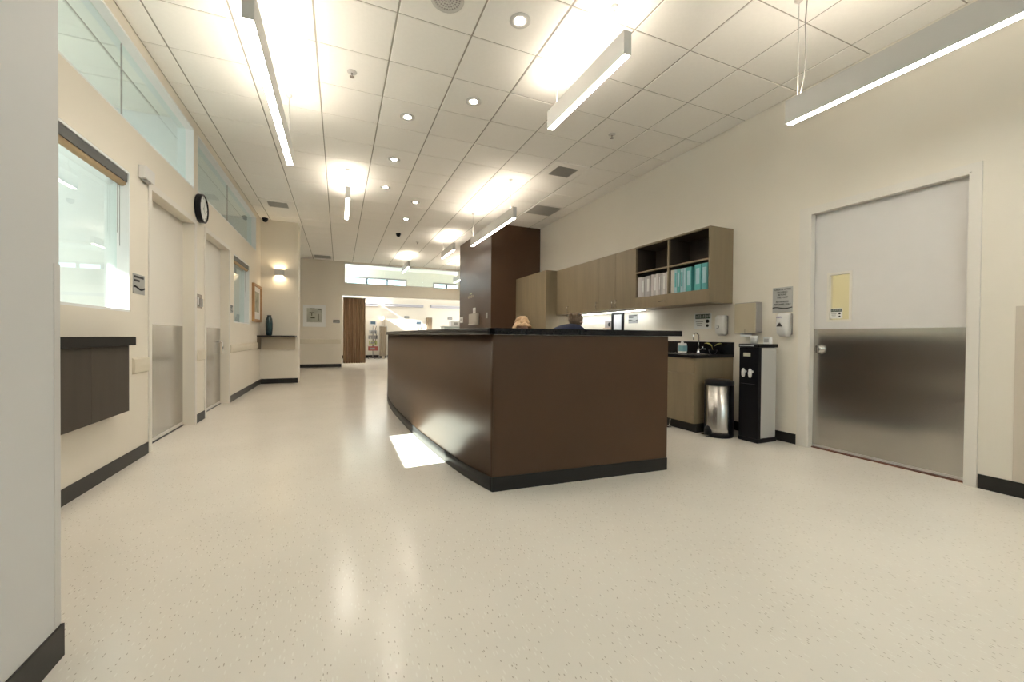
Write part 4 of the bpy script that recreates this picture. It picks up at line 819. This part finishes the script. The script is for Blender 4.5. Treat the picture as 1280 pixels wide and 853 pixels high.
def person(px, py, ang, sc, lean, lb, hairm, topm, hairstyle, pose='sit'):
    R = Matrix.Rotation(ang, 3, 'Z'); HP = Vector((0, 0, 0.56)); stand = pose == 'stand'
    def lx(p):                              # seated: lean the upper body forward about the hips; then turn and place
        p = Vector(p)
        if not stand:
            if p.z > 0.60: d = p-HP; a = lean*min(1, (p.z-0.60)/0.2); p = HP+Vector((d.x, d.y*math.cos(a)+d.z*math.sin(a), -d.y*math.sin(a)+d.z*math.cos(a)))
            p.z = p.z if p.z < 0.62 else 0.62+(p.z-0.62)*sc
        else: p = p*sc
        return R @ p + Vector((px, py, 0))
    hs = Vector((0, 0.49, 0.125)) if stand else Vector((0, 0, 0))
    def hx(p): return lx(Vector(p)+hs)      # points of the head
    J = []; E = []; Q = []
    def v(p, r, par=None, f=lx):
        J.append(f(p)); Q.append(r); i = len(J)-1
        if par is not None: E.append((par, i))
        return i
    TOR = [(0, 0, 0.955), (0, 0.15, 1.085), (0, 0.34, 1.18), (0, 0.435, 1.185)] if stand else [(0, 0, 0.565), (0, 0, 0.72), (0, 0, 0.90), (0, 0.01, 1.005)]
    pe = v(TOR[0], (0.15, 0.10)); sp_ = v(TOR[1], (0.125, 0.09), pe); ch = v(TOR[2], (0.145, 0.095), sp_); nk = v(TOR[3], 0.052, ch)
    n2 = v((0, 0.02, 1.06), 0.047, nk, hx); jw = v((0, 0.035, 1.11), (0.062, 0.075), n2, hx); hd = v((0, 0.03, 1.175), (0.074, 0.092), jw, hx); cr_ = v((0, 0.02, 1.245), (0.055, 0.068), hd, hx)
    for s in (-1, 1):
        if stand: LEG = [(s*0.10, 0.0, 0.89), (s*0.11, 0.03, 0.48), (s*0.11, 0.0, 0.085), (s*0.12, 0.13, 0.038)]; ARM = [(s*0.165, 0.36, 1.185), (s*0.21, 0.60, 0.93), (s*0.17, 0.84, 0.815), (s*0.16, 0.90, 0.80)]
        else: LEG = [(s*0.10, 0.05, 0.555), (s*0.11, 0.42, 0.54), (s*0.11, 0.40, 0.09), (s*0.12, 0.53, 0.040)]; ARM = [(s*0.165, 0.0, 0.945), (s*0.215, 0.07, 0.70), (s*0.17, 0.29, 0.775), (s*0.16, 0.345, 0.785)]
        hi = v(LEG[0], 0.085, pe); kn = v(LEG[1], 0.062, hi); an = v(LEG[2], 0.042, kn); v(LEG[3], 0.038, an)
        shd = v(ARM[0], 0.055, ch); el = v(ARM[1], 0.042, shd); wr = v(ARM[2], 0.028, el); pm = v(ARM[3], (0.030, 0.016), wr); a3 = Vector(ARM[3])
        for k, (dx, ln) in enumerate(((-0.028, 0.060), (-0.010, 0.075), (0.010, 0.080), (0.029, 0.070))):
            k1 = v(a3+Vector((dx, 0.025+ln*0.45, 0.002)), 0.0085, pm); v(a3+Vector((dx, 0.025+ln, -0.012)), 0.0075, k1)
        t1 = v(a3+Vector((-s*0.045, 0, -0.003)), 0.0095, pm); v(a3+Vector((-s*0.058, 0.03, -0.009)), 0.008, t1)
    SKIN = mat('skin_tone', (0.55, 0.34, 0.25), 0.5)
    p = obj('person', skinmesh(J, E, Q, pe), SKIN, None, origin=(px, py, 0)); tag(p, lb, 'person')
    def shell(pts, edges, rad, name, m): return obj(name, skinmesh([lx(q) for q in pts], edges, rad, 0), m, p)
    if stand:
        shell([(0, -0.02, 0.90), (0, 0.13, 1.085), (0, 0.31, 1.175), (0, 0.41, 1.18), (-0.18, 0.35, 1.18), (-0.21, 0.47, 1.06), (0.18, 0.35, 1.18), (0.21, 0.47, 1.06)], [(0, 1), (1, 2), (2, 3), (2, 4), (4, 5), (2, 6), (6, 7)], [(0.17, 0.125), (0.165, 0.125), (0.175, 0.125), (0.085, 0.075), 0.085, 0.07, 0.085, 0.07], 'scrub_top', topm)
        shell([(0, 0, 0.92), (-0.10, 0, 0.86), (-0.11, 0.03, 0.48), (-0.11, 0, 0.12), (0.10, 0, 0.86), (0.11, 0.03, 0.48), (0.11, 0, 0.12)], [(0, 1), (1, 2), (2, 3), (0, 4), (4, 5), (5, 6)], [(0.165, 0.115), 0.10, 0.076, 0.062, 0.10, 0.076, 0.062], 'scrub_trousers', topm)
    else:
        shell([(0, 0, 0.57), (0, 0, 0.72), (0, 0, 0.90), (0, 0.005, 0.985), (-0.17, 0, 0.945), (-0.205, 0.045, 0.80), (0.17, 0, 0.945), (0.205, 0.045, 0.80)], [(0, 1), (1, 2), (2, 3), (2, 4), (4, 5), (2, 6), (6, 7)], [(0.17, 0.125), (0.15, 0.112), (0.165, 0.115), (0.075, 0.070), 0.072, 0.066, 0.072, 0.066], 'scrub_top', topm)
        shell([(0, 0, 0.56), (-0.10, 0.05, 0.555), (-0.11, 0.42, 0.54), (-0.11, 0.40, 0.13), (0.10, 0.05, 0.555), (0.11, 0.42, 0.54), (0.11, 0.40, 0.13)], [(0, 1), (1, 2), (2, 3), (0, 4), (4, 5), (5, 6)], [(0.165, 0.105), 0.10, 0.076, 0.062, 0.10, 0.076, 0.062], 'scrub_trousers', topm)
    fy_ = 0.40 if not stand else 0.0
    for s in (-1, 1):
        a, b = lx((s*0.11, fy_-0.05, 0.03)), lx((s*0.12, fy_+0.17, 0.03)); obj('shoe', tube(bmn(), [a+Vector((0, 0, 0.012)), (a+b)/2+Vector((0, 0, 0.016)), b+Vector((0, 0, 0.005))], [0.042, 0.046, 0.034], 12), BPLAS, p)
        bm = bmn(); ellipsoid(bm, hx((s*0.030, 0.112, 1.178)), (0.011, 0.011, 0.008), 10, 8); obj('eye', bm, WHITE, p)
        bm = bmn(); ellipsoid(bm, hx((s*0.078, 0.02, 1.165)), (0.014, 0.016, 0.030), 10, 8); obj('ear', bm, SKIN, p)
    bm = bmn(); tube(bm, [hx((0, 0.115, 1.185)), hx((0, 0.138, 1.150)), hx((0, 0.115, 1.140))], [0.008, 0.014, 0.008], 8); obj('nose', bm, SKIN, p)
    bm = bmn(); tube(bm, [hx((-0.022, 0.108, 1.112)), hx((0, 0.118, 1.110)), hx((0.022, 0.108, 1.112))], [0.003, 0.006, 0.003], 8); obj('mouth', bm, mat('lip_tone', (0.45, 0.18, 0.16), 0.5), p)
    hair = bmn(); hc = Vector((0, 0.010, 1.190)); dele = []
    g = bmesh.ops.create_uvsphere(hair, u_segments=28, v_segments=18, radius=1)
    for q in g['verts']:
        u = q.co.copy(); wv = 1+0.045*math.sin(7*math.atan2(u.x, u.z+0.3)+3*u.y)+0.03*math.sin(11*u.y+5*u.x)
        if u.y > 0.45 and u.z < 0.35: dele.append(q)
        q.co = hx(hc+Vector((u.x*0.098*wv, u.y*0.112*wv, u.z*0.100*wv)))
    bmesh.ops.delete(hair, geom=dele, context='VERTS'); bmesh.ops.solidify(hair, geom=list(hair.faces), thickness=0.006)
    for f in hair.faces: f.smooth = True
    h = obj('hair', hair, hairm, p)
    if hairstyle == 'twist':
        for s, off in ((-1, 0.0), (1, 0.5)):
            pts = [hx((s*0.050*math.cos(i/8*2.2+off), -0.06+0.12*i/8, 1.262+0.034*math.sin(math.pi*i/8))) for i in range(9)]
            obj('lock', tube(bmn(), pts, [0.012+0.028*math.sin(math.pi*(i+0.5)/9) for i in range(9)], 10), hairm, h)
    else:
        for kk in range(11):
            a = -2.1+kk*0.42; pts = [hx((0.088*math.sin(a)*(1-0.12*i), -0.082*math.cos(a)*(1-0.06*i)-0.012, 1.255-0.024*i+0.01*(kk % 3))) for i in range(6)]
            obj('lock', tube(bmn(), pts, [0.010, 0.020, 0.023, 0.021, 0.016, 0.006], 8), hairm, h)
    return p
BLOND = mat('blonde_hair', (0.62, 0.40, 0.22), 0.45, noise=0.25, nscale=22, stretch=(1, 5, 1), bump=0.5, bscale=90)
BRUN = mat('ash_brown_hair', (0.17, 0.115, 0.070), 0.5, noise=0.4, nscale=25, stretch=(5, 5, 1), bump=0.5, bscale=90)
TEALS = mat('teal_scrub_fabric', (0.05, 0.14, 0.16), 0.85); NAVY = mat('navy_scrub_fabric', (0.008, 0.014, 0.045), 0.85, noise=0.15, nscale=14, bump=0.2, bscale=20)
office_chair(1.75, 3.98, math.pi, 'charcoal office chair hidden behind the front desk under the blonde person')
person(1.75, 3.96, math.pi, 0.975, 0.16, 'blonde person bowed behind the front desk counter', BLOND, TEALS, 'twist')
person(2.72, 5.03, -1.33, 1.03, 0, 'brown haired person in navy top bending over the wall desk', BRUN, NAVY, 'short', 'stand')
# ================================================================== FAR ROOM CONTENTS
def wall_valance(x0, x1, z, lb):
    e = thing('blind_valance', lb, 'valance', ((x0+x1)/2, FB-0.05, z-0.06), 'grey valances on the far room wall')
    obj('board', box(x0, x1, FB-0.10, FB, z-0.06, z+0.06), mat('lilac_grey_valance', (0.46, 0.45, 0.50), 0.5), e); obj('cap', box(x0, x1, FB-0.11, FB, z+0.06, z+0.075), WHITE, e)
wall_valance(0.3, 1.74, 2.59, 'grey valance high on the far room wall nearest the curtain'); wall_valance(2.03, 3.95, 2.60, 'grey valance in the middle of the far room wall'); wall_valance(4.32, 6.4, 2.60, 'grey valance on the far room wall next to the brown column')
struct('wall_far_room_wing', box(1.93, 1.99, 19.9, FB, 0, 2.0), mat('tan_wing_wall', (0.62, 0.52, 0.40), 0.6))
swsign((3.13, FB, 2.02), '-y', 0.24, 0.13, 'tiny bay sign on the far room wall above the second monitor', 1); swsign((5.35, FB, 2.02), '-y', 0.26, 0.13, 'tiny bay sign on the far room wall near the brown column', 1)
def cart(x, y, zt, lb, colours):
    e = thing('monitor_cart', lb, 'medical cart', (x, y, 0), 'monitor carts in the far room')
    obj('pole', cyl(bmn(), (x, y+0.05, 0.06), (x, y+0.05, zt-0.05), 0.022), STEEL, e)
    for k in range(5):
        a = k*2*math.pi/5; lg = obj('leg', tube(bmn(), [(x, y+0.05, 0.08), (x+0.26*math.cos(a), y+0.05+0.26*math.sin(a), 0.06)], 0.016), PLASG, e); obj('caster', cyl(bmn(), (x+0.26*math.cos(a)-0.012, y+0.05+0.26*math.sin(a), 0.03), (x+0.26*math.cos(a)+0.012, y+0.05+0.26*math.sin(a), 0.03), 0.03), BPLAS, lg)
    m = obj('monitor', box(x-0.17, x+0.17, y-0.04, y+0.03, zt-0.24, zt, bev=0.012), PLAS, e); obj('screen', box(x-0.11, x+0.11, y-0.043, y-0.04, zt-0.17, zt-0.04), mat('blue_grey_screen', (0.10, 0.15, 0.20), 0.15), m)
    for k, (dz, wd, hh) in enumerate(((0.46, 0.34, 0.16), (0.70, 0.40, 0.17), (0.95, 0.36, 0.18), (1.22, 0.42, 0.20))):
        if zt-dz-hh < 0.12: continue
        u = obj('pump_module', box(x-wd/2, x+wd/2, y-0.10, y+0.12, zt-dz-hh, zt-dz, bev=0.01), colours[k % len(colours)], e)
        obj('module_face', box(x-wd*0.3, x+wd*0.2, y-0.104, y-0.10, zt-dz-hh*0.75, zt-dz-hh*0.3), PLASG, u)
    for k in range(3): obj('tubing', tube(bmn(), [(x+0.12*(k-1)+0.03*math.sin(i*1.3+k), y-0.12-0.02*math.cos(i+k), zt-0.25-0.11*i) for i in range(9)], 0.011, 6), [PLAS, PLASG, BPLAS][k], e)
    return e
MG = mat('pale_grey_enamel', (0.45, 0.46, 0.46), 0.4); YG = mat('yellow_green_bin', (0.50, 0.52, 0.22), 0.5); RD = mat('dull_red_box', (0.42, 0.10, 0.08), 0.5)
cart(1.48, 20.3, 1.80, 'monitor cart with tubes in the far room just right of the curtain', [MG, PLASG, YG, RD]); cart(3.62, 20.35, 1.84, 'monitor cart in the far room just above the desk counter', [MG, PLASG, MG, MG])
curtain('privacy_curtain', 'pale beige curtain in the far room beside the monitor cart', 1.73, 2.05, 19.75, 0.14, 1.52, CURP, 4, 0.03, False); curtain('privacy_curtain', 'pale beige curtain in the far room right of the second monitor cart', 4.02, 4.32, 20.5, 0.14, 2.02, CURP, 4, 0.03, False)
e = thing('supply_cabinet', 'pale grey-green supply cabinet in the far room by the brown column', 'cabinet', (4.6, 17.2, 0)); SG = mat('sage_grey_enamel', (0.45, 0.49, 0.44), 0.4)
obj('body', box(4.10, 5.1, 17.02, 17.6, 0, 1.50), SG, e); obj('top', box(4.06, 5.14, 16.96, 17.62, 1.50, 1.53), ALU, e)
for k in range(4): d = obj('drawer', box(4.12, 5.08, 17.0, 17.02, 0.06+0.36*k, 0.40+0.36*k), SG, e); obj('handle', box(4.45, 4.75, 16.98, 17.0, 0.33+0.36*k, 0.345+0.36*k), STEEL, d)
e = thing('desk_printer', 'small white machine with dark panel on the supply cabinet', 'machine', (4.62, 17.25, 1.53)); obj('body', box(4.44, 4.85, 17.1, 17.5, 1.53, 1.74, bev=0.01), PLAS, e); obj('panel', box(4.55, 4.72, 17.096, 17.1, 1.58, 1.69), PLASG, e)
